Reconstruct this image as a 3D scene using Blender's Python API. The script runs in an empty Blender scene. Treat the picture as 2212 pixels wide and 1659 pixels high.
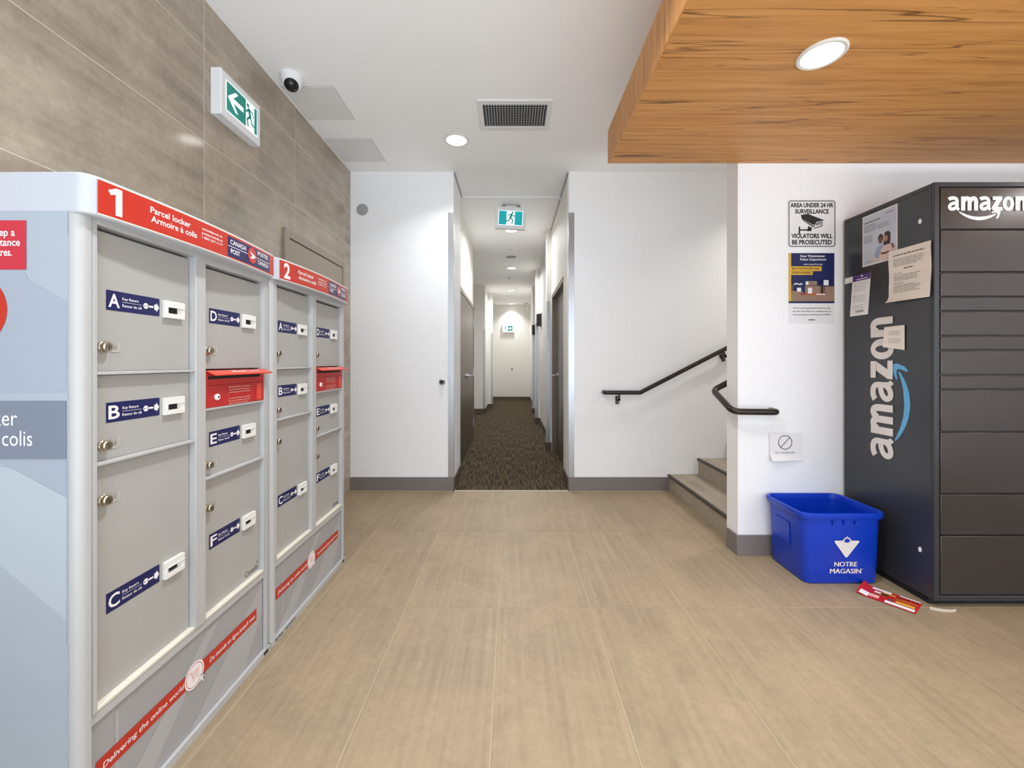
import bpy, math, random
from mathutils import Vector, Matrix
random.seed(7)
PI = math.pi
SC = bpy.context.scene
COL = SC.collection

# ---------------------------------------------------------------- camera, world, exposure
CAM_Z = 1.2
cd = bpy.data.cameras.new('camera'); cam = bpy.data.objects.new('camera', cd); COL.objects.link(cam)
cam.location = (0, 0, CAM_Z); cam.rotation_euler = (PI/2, 0, 0)
cd.sensor_width = 36; cd.lens = 36*900/2212.0
cd.shift_x = 1/2212.0; cd.shift_y = -47.5/2212.0
cd.clip_start = 0.02; cd.clip_end = 60
SC.camera = cam
SC.view_settings.view_transform = 'Standard'; SC.view_settings.look = 'None'
SC.view_settings.exposure = 0.42; SC.view_settings.gamma = 1.0; SC.view_settings.use_curve_mapping = False
SC.cycles.use_denoising = True
SC.cycles.max_bounces = 12; SC.cycles.diffuse_bounces = 9; SC.cycles.glossy_bounces = 4
SC.cycles.sample_clamp_indirect = 6.0
wd = bpy.data.worlds.new('sky'); SC.world = wd; wd.use_nodes = True
bg = wd.node_tree.nodes['Background']; bg.inputs[0].default_value = (0.72, 0.84, 1.0, 1); bg.inputs[1].default_value = 2.0

def area(name, loc, size, power, color=(1, 1, 1), rot=(0, 0, 0), shape='DISK', size_y=None, spread=PI, parent=None):
    l = bpy.data.lights.new(name, 'AREA'); l.shape = shape; l.size = size
    if size_y: l.size_y = size_y
    l.energy = power; l.color = color; l.spread = spread
    o = bpy.data.objects.new(name, l); COL.objects.link(o); o.location = loc; o.rotation_euler = rot
    return o
# daylight coming in through the glazed entrance behind the camera
DAY = area('daylight', (1.45, -2.32, 1.45), 5.4, 15, (0.78, 0.90, 1.0), (PI/2, 0, 0), 'RECTANGLE', 2.5)
# added fill: unseen upward light at floor level that brightens the ceiling
CEIL_FILL = area('ceiling_fill', (1.45, -1.75, .04), 5.2, 230, (0.84, 0.93, 1.0), (PI+math.radians(8), 0, 0), 'RECTANGLE', 1.2)
LAMP_W = 18.0; BEAM = math.radians(125)

# ---------------------------------------------------------------- materials
def lin(c):
    c = c/255.0
    return c/12.92 if c <= 0.04045 else ((c+0.055)/1.055)**2.4
def rgb(c): return (lin(c[0]), lin(c[1]), lin(c[2]), 1)
MATS = {}
def mat(name, c, rough=0.5, metal=0.0, var=0.03, nscale=8.0, stretch=(1, 1, 1), bump=0.0, emit=0.0, c2=None, spec=0.5, coat=0.0, per_obj=0.0, lo=0.35, hi=0.65, detail=4.0):
    """procedural material: noise (optionally stretched into grain) mixes two near colours"""
    m = bpy.data.materials.new(name); m.use_nodes = True; MATS[name] = m
    nt = m.node_tree; b = nt.nodes['Principled BSDF']; N = nt.nodes.new; L = nt.links.new
    b.inputs['Roughness'].default_value = rough; b.inputs['Metallic'].default_value = metal
    b.inputs['Specular IOR Level'].default_value = spec
    if coat: b.inputs['Coat Weight'].default_value = coat; b.inputs['Coat Roughness'].default_value = 0.08
    tc = N('ShaderNodeTexCoord'); mp = N('ShaderNodeMapping'); mp.inputs['Scale'].default_value = stretch
    oi = N('ShaderNodeObjectInfo')
    if per_obj:
        ad = N('ShaderNodeVectorMath'); ad.operation = 'MULTIPLY_ADD'
        cx = N('ShaderNodeCombineXYZ')
        for i in range(3): L(oi.outputs['Random'], cx.inputs[i])
        L(cx.outputs[0], ad.inputs[0]); ad.inputs[1].default_value = (37, 53, 71); L(tc.outputs['Object'], ad.inputs[2])
        L(ad.outputs[0], mp.inputs[0])
    else:
        L(tc.outputs['Object'], mp.inputs[0])
    nz = N('ShaderNodeTexNoise'); nz.inputs['Scale'].default_value = nscale; nz.inputs['Detail'].default_value = detail
    L(mp.outputs[0], nz.inputs['Vector'])
    rp = N('ShaderNodeValToRGB'); rp.color_ramp.elements[0].position = lo; rp.color_ramp.elements[1].position = hi
    a = rgb(c)
    if c2 is None:
        d = tuple(max(0, x*(1-var)) for x in a[:3])+(1,)
    else:
        d = rgb(c2)
    rp.color_ramp.elements[0].color = d; rp.color_ramp.elements[1].color = a
    L(nz.outputs['Fac'], rp.inputs[0])
    out = rp.outputs[0]
    if per_obj:
        hs = N('ShaderNodeHueSaturation'); mr = N('ShaderNodeMapRange')
        mr.inputs['To Min'].default_value = 1-per_obj; mr.inputs['To Max'].default_value = 1+per_obj
        L(oi.outputs['Random'], mr.inputs['Value']); L(mr.outputs[0], hs.inputs['Value']); L(out, hs.inputs['Color'])
        out = hs.outputs[0]
    L(out, b.inputs['Base Color'])
    if bump:
        bp = N('ShaderNodeBump'); bp.inputs['Strength'].default_value = bump; bp.inputs['Distance'].default_value = 0.002
        L(nz.outputs['Fac'], bp.inputs['Height']); L(bp.outputs[0], b.inputs['Normal'])
    if emit:
        L(out, b.inputs['Emission Color']); b.inputs['Emission Strength'].default_value = emit
    return m

WHITE = mat('white_wall_paint', (247, 248, 250), 0.6, nscale=30, var=0.02, bump=0.03)
CEIL = mat('ceiling_paint', (250, 251, 252), 0.85, nscale=30, var=0.02)
CORR = mat('corridor_paint', (229, 227, 222), 0.6, nscale=30, var=0.02)
BASE = mat('taupe_baseboard', (124, 117, 114), 0.5, nscale=12, var=0.06)
BASE2 = mat('brown_baseboard', (92, 80, 68), 0.5, nscale=12, var=0.06)
GROUT = mat('floor_grout', (184, 170, 144), 0.9, nscale=60, var=0.1)
GROUTW = mat('wall_grout', (228, 217, 202), 0.9, nscale=60, var=0.1)

def tile_mat(name, c1, c2, c3, rough, axis, fine=16, long=0.8, rel=.12):
    """porcelain with long streaks along one axis plus cloudy patches, shifted for every tile"""
    m = bpy.data.materials.new(name); m.use_nodes = True
    nt = m.node_tree; b = nt.nodes['Principled BSDF']; N = nt.nodes.new; L = nt.links.new
    tc = N('ShaderNodeTexCoord'); oi = N('ShaderNodeObjectInfo'); cx = N('ShaderNodeCombineXYZ')
    for i in range(3): L(oi.outputs['Random'], cx.inputs[i])
    ad = N('ShaderNodeVectorMath'); ad.operation = 'MULTIPLY_ADD'; ad.inputs[1].default_value = (17, 29, 41)
    L(cx.outputs[0], ad.inputs[0]); L(tc.outputs['Object'], ad.inputs[2])
    mp = N('ShaderNodeMapping'); s = [fine]*3; s[axis] = long; mp.inputs['Scale'].default_value = s
    L(ad.outputs[0], mp.inputs[0])
    n1 = N('ShaderNodeTexNoise'); n1.inputs['Scale'].default_value = 1.0; n1.inputs['Detail'].default_value = 5; L(mp.outputs[0], n1.inputs[0])
    n2 = N('ShaderNodeTexNoise'); n2.inputs['Scale'].default_value = 3.5; n2.inputs['Detail'].default_value = 8; n2.inputs['Roughness'].default_value = 0.65; L(ad.outputs[0], n2.inputs[0])
    n3 = N('ShaderNodeTexNoise'); n3.inputs['Scale'].default_value = 38; n3.inputs['Roughness'].default_value = .7; n3.inputs['Detail'].default_value = 6; L(ad.outputs[0], n3.inputs[0])
    r1 = N('ShaderNodeValToRGB'); e = r1.color_ramp.elements
    e[0].position = 0.3; e[0].color = rgb(c2); e[1].position = 0.7; e[1].color = rgb(c1)
    L(n1.outputs['Fac'], r1.inputs[0])
    mx = N('ShaderNodeMix'); mx.data_type = 'RGBA'; mx.inputs['B'].default_value = rgb(c3)
    mr = N('ShaderNodeMapRange'); mr.inputs['From Min'].default_value = 0.42; mr.inputs['From Max'].default_value = 0.72; mr.inputs['To Max'].default_value = 0.75
    L(n2.outputs['Fac'], mr.inputs['Value']); n2.inputs['Distortion'].default_value = .4; L(mr.outputs[0], mx.inputs['Factor']); L(r1.outputs[0], mx.inputs['A'])
    hs = N('ShaderNodeHueSaturation'); m2 = N('ShaderNodeMapRange'); m2.inputs['From Min'].default_value = 0.3; m2.inputs['From Max'].default_value = 0.7
    m2.inputs['To Min'].default_value = 0.90; m2.inputs['To Max'].default_value = 1.09
    L(n3.outputs['Fac'], m2.inputs['Value']); L(m2.outputs[0], hs.inputs['Value']); L(mx.outputs['Result'], hs.inputs['Color'])
    L(hs.outputs[0], b.inputs['Base Color'])
    b.inputs['Roughness'].default_value = rough; b.inputs['Specular IOR Level'].default_value = 0.45
    bp = N('ShaderNodeBump'); bp.inputs['Strength'].default_value = rel; bp.inputs['Distance'].default_value = 0.002
    L(n1.outputs['Fac'], bp.inputs['Height']); L(bp.outputs[0], b.inputs['Normal'])
    return m
FTILE = tile_mat('floor_tile', (157, 140, 114), (140, 124, 100), (166, 146, 118), 0.5, 1, 46, 1.6)
WTILE = tile_mat('wall_tile', (174, 161, 144), (141, 130, 116), (190, 177, 158), 0.11, 1, 17, .7, .05)
STILE = tile_mat('stair_tile', (166, 154, 138), (146, 134, 119), (174, 162, 146), 0.55, 1)

def wood_mat(name, st):
    """veneer: soft bands along the grain plus thin dark contour lines"""
    m = bpy.data.materials.new(name); m.use_nodes = True
    nt = m.node_tree; b = nt.nodes['Principled BSDF']; N = nt.nodes.new; L = nt.links.new
    tc = N('ShaderNodeTexCoord')
    def noise(k, det, off, dist=0.0):
        mp = N('ShaderNodeMapping'); mp.inputs['Scale'].default_value = [x*k for x in st]; mp.inputs['Location'].default_value = (off, off*.7, off*.3); L(tc.outputs['Object'], mp.inputs[0])
        n = N('ShaderNodeTexNoise'); n.inputs['Scale'].default_value = 1; n.inputs['Detail'].default_value = det; n.inputs['Roughness'].default_value = 0.55; n.inputs['Distortion'].default_value = dist
        L(mp.outputs[0], n.inputs[0]); return n.outputs['Fac']
    def ramp(src, stops):
        r = N('ShaderNodeValToRGB'); e = r.color_ramp.elements
        e[0].position, e[0].color = stops[0][0], stops[0][1]; e[1].position, e[1].color = stops[-1][0], stops[-1][1]
        for p, c in stops[1:-1]:
            x = e.new(p); x.color = c
        L(src, r.inputs[0]); return r.outputs[0]
    base = ramp(noise(1.0, 5, 0), [(.30, rgb((182, 124, 64))), (.45, rgb((199, 139, 75))), (.7, rgb((212, 154, 88)))])
    W = lambda v: (v, v, v, 1)
    line = ramp(noise(.42, 2, 3.1, .1), [(.478, W(0)), (.50, W(1)), (.512, W(0))])
    line2 = ramp(noise(.75, 3, 7.7, .1), [(.40, W(0)), (.412, W(.7)), (.425, W(0))])
    gate = ramp(noise(.3, 2, 11.0), [(.42, W(0)), (.6, W(1))])
    mu = N('ShaderNodeMix'); mu.data_type = 'RGBA'; mu.blend_type = 'LIGHTEN'; mu.inputs['Factor'].default_value = 1; L(line, mu.inputs['A']); L(line2, mu.inputs['B'])
    mg = N('ShaderNodeMix'); mg.data_type = 'RGBA'; mg.blend_type = 'MULTIPLY'; mg.inputs['Factor'].default_value = .75; L(mu.outputs['Result'], mg.inputs['A']); L(gate, mg.inputs['B'])
    mx = N('ShaderNodeMix'); mx.data_type = 'RGBA'; mx.inputs['B'].default_value = rgb((104, 66, 34)); L(mg.outputs['Result'], mx.inputs['Factor']); L(base, mx.inputs['A'])
    L(mx.outputs['Result'], b.inputs['Base Color']); b.inputs['Roughness'].default_value = 0.45; b.inputs['Specular IOR Level'].default_value = .35
    return m
WOODX = wood_mat('wood_grain_across', (1.5, 34, 34))
WOODZ = wood_mat('wood_grain_upright', (34, 34, 1.5))
CARPET = mat('brown_carpet', (104, 91, 70), 0.95, nscale=1, stretch=(85, 5, 20), c2=(48, 41, 34), bump=0.6, lo=0.38, hi=0.68, detail=3, spec=0.1)
LGREY = mat('locker_grey', (172, 171, 167), 0.42, nscale=5, var=0.02)
LFRAME = mat('locker_frame', (184, 185, 185), 0.38, nscale=5, var=0.02)
LSIDE = mat('locker_side_vinyl', (166, 177, 189), 0.35, nscale=2, var=0.03)
LSIDE2 = mat('locker_side_ray', (176, 187, 198), 0.35, nscale=2, var=0.02)
LSIDE3 = mat('locker_side_shade', (159, 169, 184), 0.35, nscale=2, var=0.02)
LBAND = mat('locker_side_band', (122, 131, 149), 0.35, nscale=2, var=0.02)
GROOVE = mat('locker_groove', (112, 114, 118), 0.6, nscale=9, var=0.05)
LCAP = mat('locker_cap', (190, 195, 204), 0.35, nscale=4, var=0.02)
LBASE = mat('locker_base', (162, 162, 164), 0.4, nscale=3, var=0.04)
LBASE2 = mat('locker_base_ray', (174, 174, 175), 0.4, nscale=3, var=0.03)
CREAM = mat('pale_rail', (226, 222, 208), 0.4, nscale=6, var=0.02)
RED = mat('banner_red', (190, 46, 30), 0.35, nscale=6, var=0.04)
RED2 = mat('mailslot_red', (186, 34, 34), 0.35, nscale=6, var=0.04)
RED3 = mat('flap_red', (222, 74, 52), 0.35, nscale=6, var=0.04)
CRIM = mat('sign_crimson', (196, 48, 66), 0.4, nscale=6, var=0.04)
NAVY = mat('navy_print', (13, 20, 84), 0.35, nscale=6, var=0.05)
PRINT = mat('white_print', (242, 238, 238), 0.5, nscale=20, var=0.02)
PINK = mat('pale_print', (238, 190, 180), 0.5, nscale=20, var=0.02)
SLOTW = mat('slot_plastic', (232, 231, 226), 0.35, nscale=8, var=0.02)
BLACK = mat('black_print', (30, 30, 32), 0.5, nscale=20, var=0.05)
DARK = mat('dark_gap', (28, 27, 27), 0.7, nscale=20, var=0.1)
NICKEL = mat('lock_nickel', (188, 176, 156), 0.3, metal=1.0, nscale=30, var=0.1)
STEEL = mat('brushed_steel', (196, 197, 200), 0.3, metal=1.0, nscale=2, stretch=(200, 200, 3), var=0.12)
CHAR = mat('charcoal_metal', (76, 71, 69), 0.24, metal=0.55, nscale=5, var=0.04, spec=0.6)
CHARS = mat('charcoal_side', (50, 51, 55), 0.3, nscale=3, var=0.05, spec=0.55)
SMILE = mat('smile_blue', (96, 172, 220), 0.45, nscale=10, var=0.03)
LOGOW = mat('logo_white', (228, 222, 218), 0.5, nscale=10, var=0.02)
LOGOL = mat('logo_lit', (246, 240, 232), 0.5, nscale=10, var=0.02, emit=0.35)
BLUE = mat('bin_blue', (4, 58, 190), 0.33, nscale=7, var=0.06, spec=0.5)
BLUED = mat('bin_blue_dark', (20, 54, 150), 0.4, nscale=7, var=0.06)
RAIL = mat('handrail_bronze', (50, 43, 37), 0.26, metal=0.25, nscale=9, var=0.06)
BROWND = mat('door_bronze', (98, 86, 75), 0.32, metal=0.3, nscale=3, var=0.05)
FRAMED = mat('door_frame_bronze', (132, 120, 108), 0.3, metal=0.3, nscale=3, var=0.06)
NOSE = mat('stair_nosing', (66, 56, 48), 0.5, nscale=20, var=0.08)
PLAST = mat('white_plastic', (234, 234, 236), 0.4, nscale=9, var=0.02)
GREYP = mat('grey_patch', (228, 228, 228), 0.7, nscale=9, var=0.02)
GREYD = mat('grey_disc', (166, 166, 168), 0.6, nscale=90, var=0.12)
TAUPE = mat('taupe_panel', (158, 145, 130), 0.4, nscale=6, var=0.03)
DOME = mat('camera_dome', (22, 20, 22), 0.08, nscale=9, var=0.05)
TEAL = mat('exit_teal', (6, 156, 166), 0.4, nscale=3, var=0.25, emit=0.55)
TEALD = mat('exit_green', (16, 122, 112), 0.4, nscale=3, var=0.25, emit=0.45)
EXITW = mat('exit_white', (235, 248, 250), 0.4, nscale=3, var=0.02, emit=0.75)
LAMPM = mat('lamp_diffuser', (255, 250, 242), 0.4, nscale=3, var=0.01, emit=7.0)
RINGM = mat('lamp_trim', (226, 222, 216), 0.35, nscale=9, var=0.02)
PAPER = mat('paper_white', (236, 236, 238), 0.7, nscale=15, var=0.02)
PAPERW = mat('paper_warm', (236, 228, 219), 0.7, nscale=6, var=0.04)
INK = mat('grey_ink', (140, 134, 132), 0.7, nscale=20, var=0.05)
INK2 = mat('dark_ink', (84, 80, 84), 0.7, nscale=20, var=0.05)
NAVY2 = mat('poster_navy', (24, 36, 92), 0.45, nscale=4, var=0.3)
YEL = mat('poster_yellow', (226, 178, 62), 0.5, nscale=8, var=0.05)
CARD = mat('cardboard_print', (152, 124, 104), 0.6, nscale=12, var=0.08)
CARD2 = mat('cardboard_print_dark', (110, 86, 72), 0.6, nscale=12, var=0.08)
PURPLE = mat('card_purple', (84, 56, 124), 0.5, nscale=8, var=0.05)
SKIN = mat('photo_skin', (120, 80, 66), 0.5, nscale=12, var=0.1)
HAIR = mat('photo_hair', (58, 42, 40), 0.5, nscale=12, var=0.1)
SHIRT = mat('photo_shirt', (222, 196, 190), 0.5, nscale=12, var=0.06)
SKYP = mat('photo_sky', (206, 212, 224), 0.45, nscale=3, c2=(186, 194, 214))
ORNG = mat('flyer_orange', (206, 98, 40), 0.5, nscale=14, c2=(150, 60, 30))
FRED = mat('flyer_red', (200, 36, 44), 0.45, nscale=9, var=0.08)
TAPE = mat('pale_strip', (206, 194, 178), 0.6, nscale=12, var=0.05)
gm = bpy.data.materials.new('window_glass'); gm.use_nodes = True
_n = gm.node_tree; _n.nodes.remove(_n.nodes['Principled BSDF'])
_t = _n.nodes.new('ShaderNodeBsdfTransparent'); _g = _n.nodes.new('ShaderNodeBsdfGlossy'); _m = _n.nodes.new('ShaderNodeMixShader'); _f = _n.nodes.new('ShaderNodeFresnel')
_g.inputs['Roughness'].default_value = 0.02
_n.links.new(_f.outputs[0], _m.inputs[0]); _n.links.new(_t.outputs[0], _m.inputs[1]); _n.links.new(_g.outputs[0], _m.inputs[2]); _n.links.new(_m.outputs[0], _n.nodes['Material Output'].inputs[0])
GLASS = gm

# ---------------------------------------------------------------- mesh builder
_TX = {}
def text_mesh(s, bold):
    k = (s, bold)
    if k not in _TX:
        c = bpy.data.curves.new('glyphs', 'FONT'); c.body = s; c.size = 1; c.resolution_u = 3; c.offset = bold
        o = bpy.data.objects.new('glyphs', c); COL.objects.link(o)
        me = bpy.data.meshes.new_from_object(o.evaluated_get(bpy.context.evaluated_depsgraph_get()))
        _TX[k] = ([(v.co.x, v.co.y) for v in me.vertices], [tuple(p.vertices) for p in me.polygons])
        bpy.data.objects.remove(o); bpy.data.curves.remove(c); bpy.data.meshes.remove(me)
    return _TX[k]

def frame(o, a, b, n):
    o, a, b, n = Vector(o), Vector(a).normalized(), Vector(b).normalized(), Vector(n).normalized()
    return lambda x, y, z=0.0: o + a*x + b*y + n*z
WORLD = lambda x, y, z=0.0: Vector((x, y, z))

class MB:
    def __init__(s, fr=WORLD): s.fr = fr; s.v = []; s.f = []; s.mi = []; s.ms = []; s.cur = 0
    def use(s, m):
        if m not in s.ms: s.ms.append(m)
        s.cur = s.ms.index(m); return s
    def add(s, vs, fs):
        n = len(s.v); s.v += [s.fr(*p) for p in vs]
        for f in fs: s.f.append(tuple(i+n for i in f)); s.mi.append(s.cur)
        return s
    def box(s, x0, x1, y0, y1, z0, z1):
        return s.add([(x, y, z) for z in (z0, z1) for y in (y0, y1) for x in (x0, x1)],
                     [(0, 2, 3, 1), (4, 5, 7, 6), (0, 1, 5, 4), (2, 6, 7, 3), (0, 4, 6, 2), (1, 3, 7, 5)])
    def rect(s, x0, x1, y0, y1, z=0.0): return s.add([(x0, y0, z), (x1, y0, z), (x1, y1, z), (x0, y1, z)], [(0, 1, 2, 3)])
    def pg(s, pts, z=0.0): return s.add([(p[0], p[1], z) for p in pts], [tuple(range(len(pts)))])
    def prism(s, pts, z0, z1):
        n = len(pts)
        return s.add([(p[0], p[1], z0) for p in pts]+[(p[0], p[1], z1) for p in pts],
                     [tuple(range(n))[::-1], tuple(range(n, 2*n))]+[(i, (i+1) % n, (i+1) % n+n, i+n) for i in range(n)])
    def circ(s, cx, cy, r, n=24, a0=0, a1=2*PI, ry=None):
        return [(cx+r*math.cos(a0+(a1-a0)*i/n), cy+(ry or r)*math.sin(a0+(a1-a0)*i/n)) for i in range(n)]
    def disc(s, cx, cy, r, z=0.0, n=24, ry=None): return s.pg(s.circ(cx, cy, r, n, ry=ry), z)
    def ring(s, cx, cy, r0, r1, z=0.0, n=32):
        a = s.circ(cx, cy, r0, n); b = s.circ(cx, cy, r1, n)
        return s.add([(p[0], p[1], z) for p in a+b], [(i, (i+1) % n, n+(i+1) % n, n+i)[::-1] for i in range(n)])
    def cyl(s, cx, cy, r, z0, z1, n=20): return s.prism(s.circ(cx, cy, r, n), z0, z1)
    def lathe(s, cx, cy, prof, n=28, cap0=False, cap1=True):
        vs = []; fs = []
        for r, z in prof: vs += [(p[0], p[1], z) for p in s.circ(cx, cy, max(r, 1e-5), n)]
        for k in range(len(prof)-1):
            for i in range(n): fs.append((k*n+i, k*n+(i+1) % n, (k+1)*n+(i+1) % n, (k+1)*n+i))
        if cap0: fs.append(tuple(range(n))[::-1])
        if cap1: fs.append(tuple(range((len(prof)-1)*n, len(prof)*n)))
        return s.add(vs, fs)
    def stroke(s, pts, w, z=0.0):
        for (x0, y0), (x1, y1) in zip(pts, pts[1:]):
            d = Vector((x1-x0, y1-y0)); l = d.length or 1e-6; t = d/l*w*0.25; nn = Vector((-d.y, d.x))/l*w/2
            s.add([(x0-t.x+nn.x, y0-t.y+nn.y, z), (x0-t.x-nn.x, y0-t.y-nn.y, z), (x1+t.x-nn.x, y1+t.y-nn.y, z), (x1+t.x+nn.x, y1+t.y+nn.y, z)], [(0, 1, 2, 3)])
        return s
    def rrect(s, x0, x1, y0, y1, r, n=5):
        p = []
        for cx, cy, a in ((x1-r, y0+r, -PI/2), (x1-r, y1-r, 0), (x0+r, y1-r, PI/2), (x0+r, y0+r, PI)):
            p += [(cx+r*math.cos(a+PI/2*i/n), cy+r*math.sin(a+PI/2*i/n)) for i in range(n+1)]
        return p
    def text(s, t, x, y, h, z=0.0, bold=0.0, align='L', w=None, shear=0.0, xs=1.0):
        """baseline at (x, y), capital height h, optional total width w"""
        vs, fs = text_mesh(t, bold)
        k = h/0.70
        x0 = min(v[0] for v in vs); x1 = max(v[0] for v in vs)
        kx = k*xs if w is None else w/(x1-x0)
        ox = {'L': x, 'C': x-kx*(x1-x0)/2, 'R': x-kx*(x1-x0)}[align]
        return s.add([(ox+(v[0]-x0)*kx+shear*v[1]*k, y+v[1]*k, z) for v in vs], fs)
    def glyph(s, ch, x0, x1, y0, y1, z=0.0, bold=0.03):
        vs, fs = text_mesh(ch, bold)
        a0 = min(v[0] for v in vs); a1 = max(v[0] for v in vs); b0 = min(v[1] for v in vs); b1 = max(v[1] for v in vs)
        return s.add([(x0+(v[0]-a0)/(a1-a0)*(x1-x0), y0+(v[1]-b0)/(b1-b0)*(y1-y0), z) for v in vs], fs)
    def tube(s, path, r, n=14):
        path = [Vector(p) for p in path]; rings = []
        up = None
        for i, p in enumerate(path):
            t = ((path[min(i+1, len(path)-1)]-p).normalized()+(p-path[max(i-1, 0)]).normalized()).normalized()
            if up is None:
                up = Vector((0, 0, 1)) if abs(t.z) < 0.9 else Vector((1, 0, 0))
            u = (up-t*up.dot(t)).normalized(); w = t.cross(u); up = u
            rings.append([p+(u*math.cos(2*PI*k/n)+w*math.sin(2*PI*k/n))*r for k in range(n)])
        vs = [tuple(q) for rg in rings for q in rg]; m = len(rings)
        fs = [(j*n+k, j*n+(k+1) % n, (j+1)*n+(k+1) % n, (j+1)*n+k) for j in range(m-1) for k in range(n)]
        fs += [tuple(range(n))[::-1], tuple(range((m-1)*n, m*n))]
        return s.add(vs, fs)
    def loft(s, rings, cap0=True, cap1=True):
        n = len(rings[0]); vs = [p for r in rings for p in r]; m = len(rings)
        fs = [(j*n+k, j*n+(k+1) % n, (j+1)*n+(k+1) % n, (j+1)*n+k) for j in range(m-1) for k in range(n)]
        if cap0: fs.append(tuple(range(n))[::-1])
        if cap1: fs.append(tuple(range((m-1)*n, m*n)))
        return s.add(vs, fs)
    def obj(s, name, parent=None, mats=None, bev=0.0, smooth=True, wobble=None):
        if wobble: s.v = [wobble(v) for v in s.v]
        lo = Vector([min(v[i] for v in s.v) for i in range(3)]); hi = Vector([max(v[i] for v in s.v) for i in range(3)])
        o0 = Vector(((lo.x+hi.x)/2, (lo.y+hi.y)/2, lo.z))
        me = bpy.data.meshes.new(name); me.from_pydata([v-o0 for v in s.v], [], s.f)
        for m in (mats or s.ms): me.materials.append(m)
        me.polygons.foreach_set('material_index', s.mi)
        if smooth: me.shade_smooth(); me.set_sharp_from_angle(angle=math.radians(32))
        me.update()
        o = bpy.data.objects.new(name, me); COL.objects.link(o)
        POS[o] = o0
        if parent is not None: o.parent = parent; o.location = o0-POS[parent]
        else: o.location = o0
        if bev:
            b = o.modifiers.new('bevel', 'BEVEL'); b.width = bev; b.segments = 2; b.limit_method = 'ANGLE'; b.angle_limit = math.radians(50)
        return o
POS = {}
def fillet(pts, r, n=6):
    pts = [Vector(p) for p in pts]; out = [pts[0]]
    for a, b, c in zip(pts, pts[1:], pts[2:]):
        d0 = (a-b).normalized(); d1 = (c-b).normalized(); ang = d0.angle(d1)
        t = min(r/math.tan(ang/2), (a-b).length*.48, (c-b).length*.48); p0 = b+d0*t; p1 = b+d1*t
        for i in range(n+1):
            k = i/n; out.append(p0*(1-k)**2+b*2*k*(1-k)+p1*k*k)
    out.append(pts[-1]); return out
def tag(o, label, cat, group=None):
    o['label'] = label; o['category'] = cat
    if group: o['group'] = group
    return o
def thing(name, loc, label, cat, group=None):
    o = bpy.data.objects.new(name, None); o.empty_display_size = 0.05; COL.objects.link(o); o.location = loc; POS[o] = Vector(loc)
    return tag(o, label, cat, group)
def struct(o): o['kind'] = 'structure'; return o
def stuff(o): o['kind'] = 'stuff'; return o
def B(name, m, *boxes, parent=None, bev=0.0):
    mb = MB().use(m)
    for b in boxes: mb.box(*b)
    return mb.obj(name, parent, bev=bev)

# ---------------------------------------------------------------- room shell
H = 2.984
XL = -1.51; YF = 3.906; YP = 2.596; YP2 = 2.729; XP = 1.41; YB = 13.0; XR = 4.4; YR = -2.4
def wall(name, m, *boxes): return struct(B(name, m, *boxes))

floor = struct(B('floor', GROUT, (XL-.1, 5.1, YR-.1, 3.95, -.12, -.0016)))
# porcelain floor tiles, one object each, sharing a few meshes
TW, TL = .454, .917
tile_src = {}
def put_tile(x0, x1, y0, y1, parent, m, up='z', depth=.01, base=0.0, name='tile'):
    key = (m.name, up, round(x1-x0, 4), round(y1-y0, 4))
    g = .0019
    if key not in tile_src:
        mb = MB().use(m); w, l = (x1-x0)/2-g, (y1-y0)/2-g
        if up == 'z': mb.loft([[(-w, -l, -depth), (w, -l, -depth), (w, l, -depth), (-w, l, -depth)], [(-w, -l, -.0006), (w, -l, -.0006), (w, l, -.0006), (-w, l, -.0006)], [(-w+.0006, -l+.0006, 0), (w-.0006, -l+.0006, 0), (w-.0006, l-.0006, 0), (-w+.0006, l-.0006, 0)]])
        else: mb.loft([[(d, p, q) for p, q in ((-w+e, -l+e), (w-e, -l+e), (w-e, l-e), (-w+e, l-e))] for d, e in ((-depth, 0), (-.0006, 0), (0, .0006))])
        me = bpy.data.meshes.new('tile'); me.from_pydata([tuple(v) for v in mb.v], [], mb.f); me.materials.append(m); tile_src[key] = me
    o = bpy.data.objects.new(name, tile_src[key]); COL.objects.link(o); o.parent = parent
    c = Vector(((x0+x1)/2, (y0+y1)/2, base)) if up == 'z' else Vector((base, (x0+x1)/2, (y0+y1)/2))
    o.location = c-POS[parent]; return o
xs = [-.065+TW*i for i in range(-4, 11)]; ys = [2.037+TL*i for i in range(-5, 3)]
for a, b in zip(xs, xs[1:]):
    a, b = max(a, XL), min(b, XR)
    if b-a < .02: continue
    for c, d in zip(ys, ys[1:]):
        c = max(c, YR)
        if a > 1.47 and c > 2.6: continue
        put_tile(a, b, c, d, floor, FTILE)
carpet = struct(B('floor_corridor', CARPET, (-.5425, .536, 3.875, 4.1, -.05, .004), (-2.3, .8, 4.1, YB, -.05, .004)))

ceil = struct(B('ceiling', CEIL, (XL-.1, 5.2, YR-.1, YB+.1, H, H+.1), (-2.3, XL-.1, 4.0, YB+.1, H, H+.1)))
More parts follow.
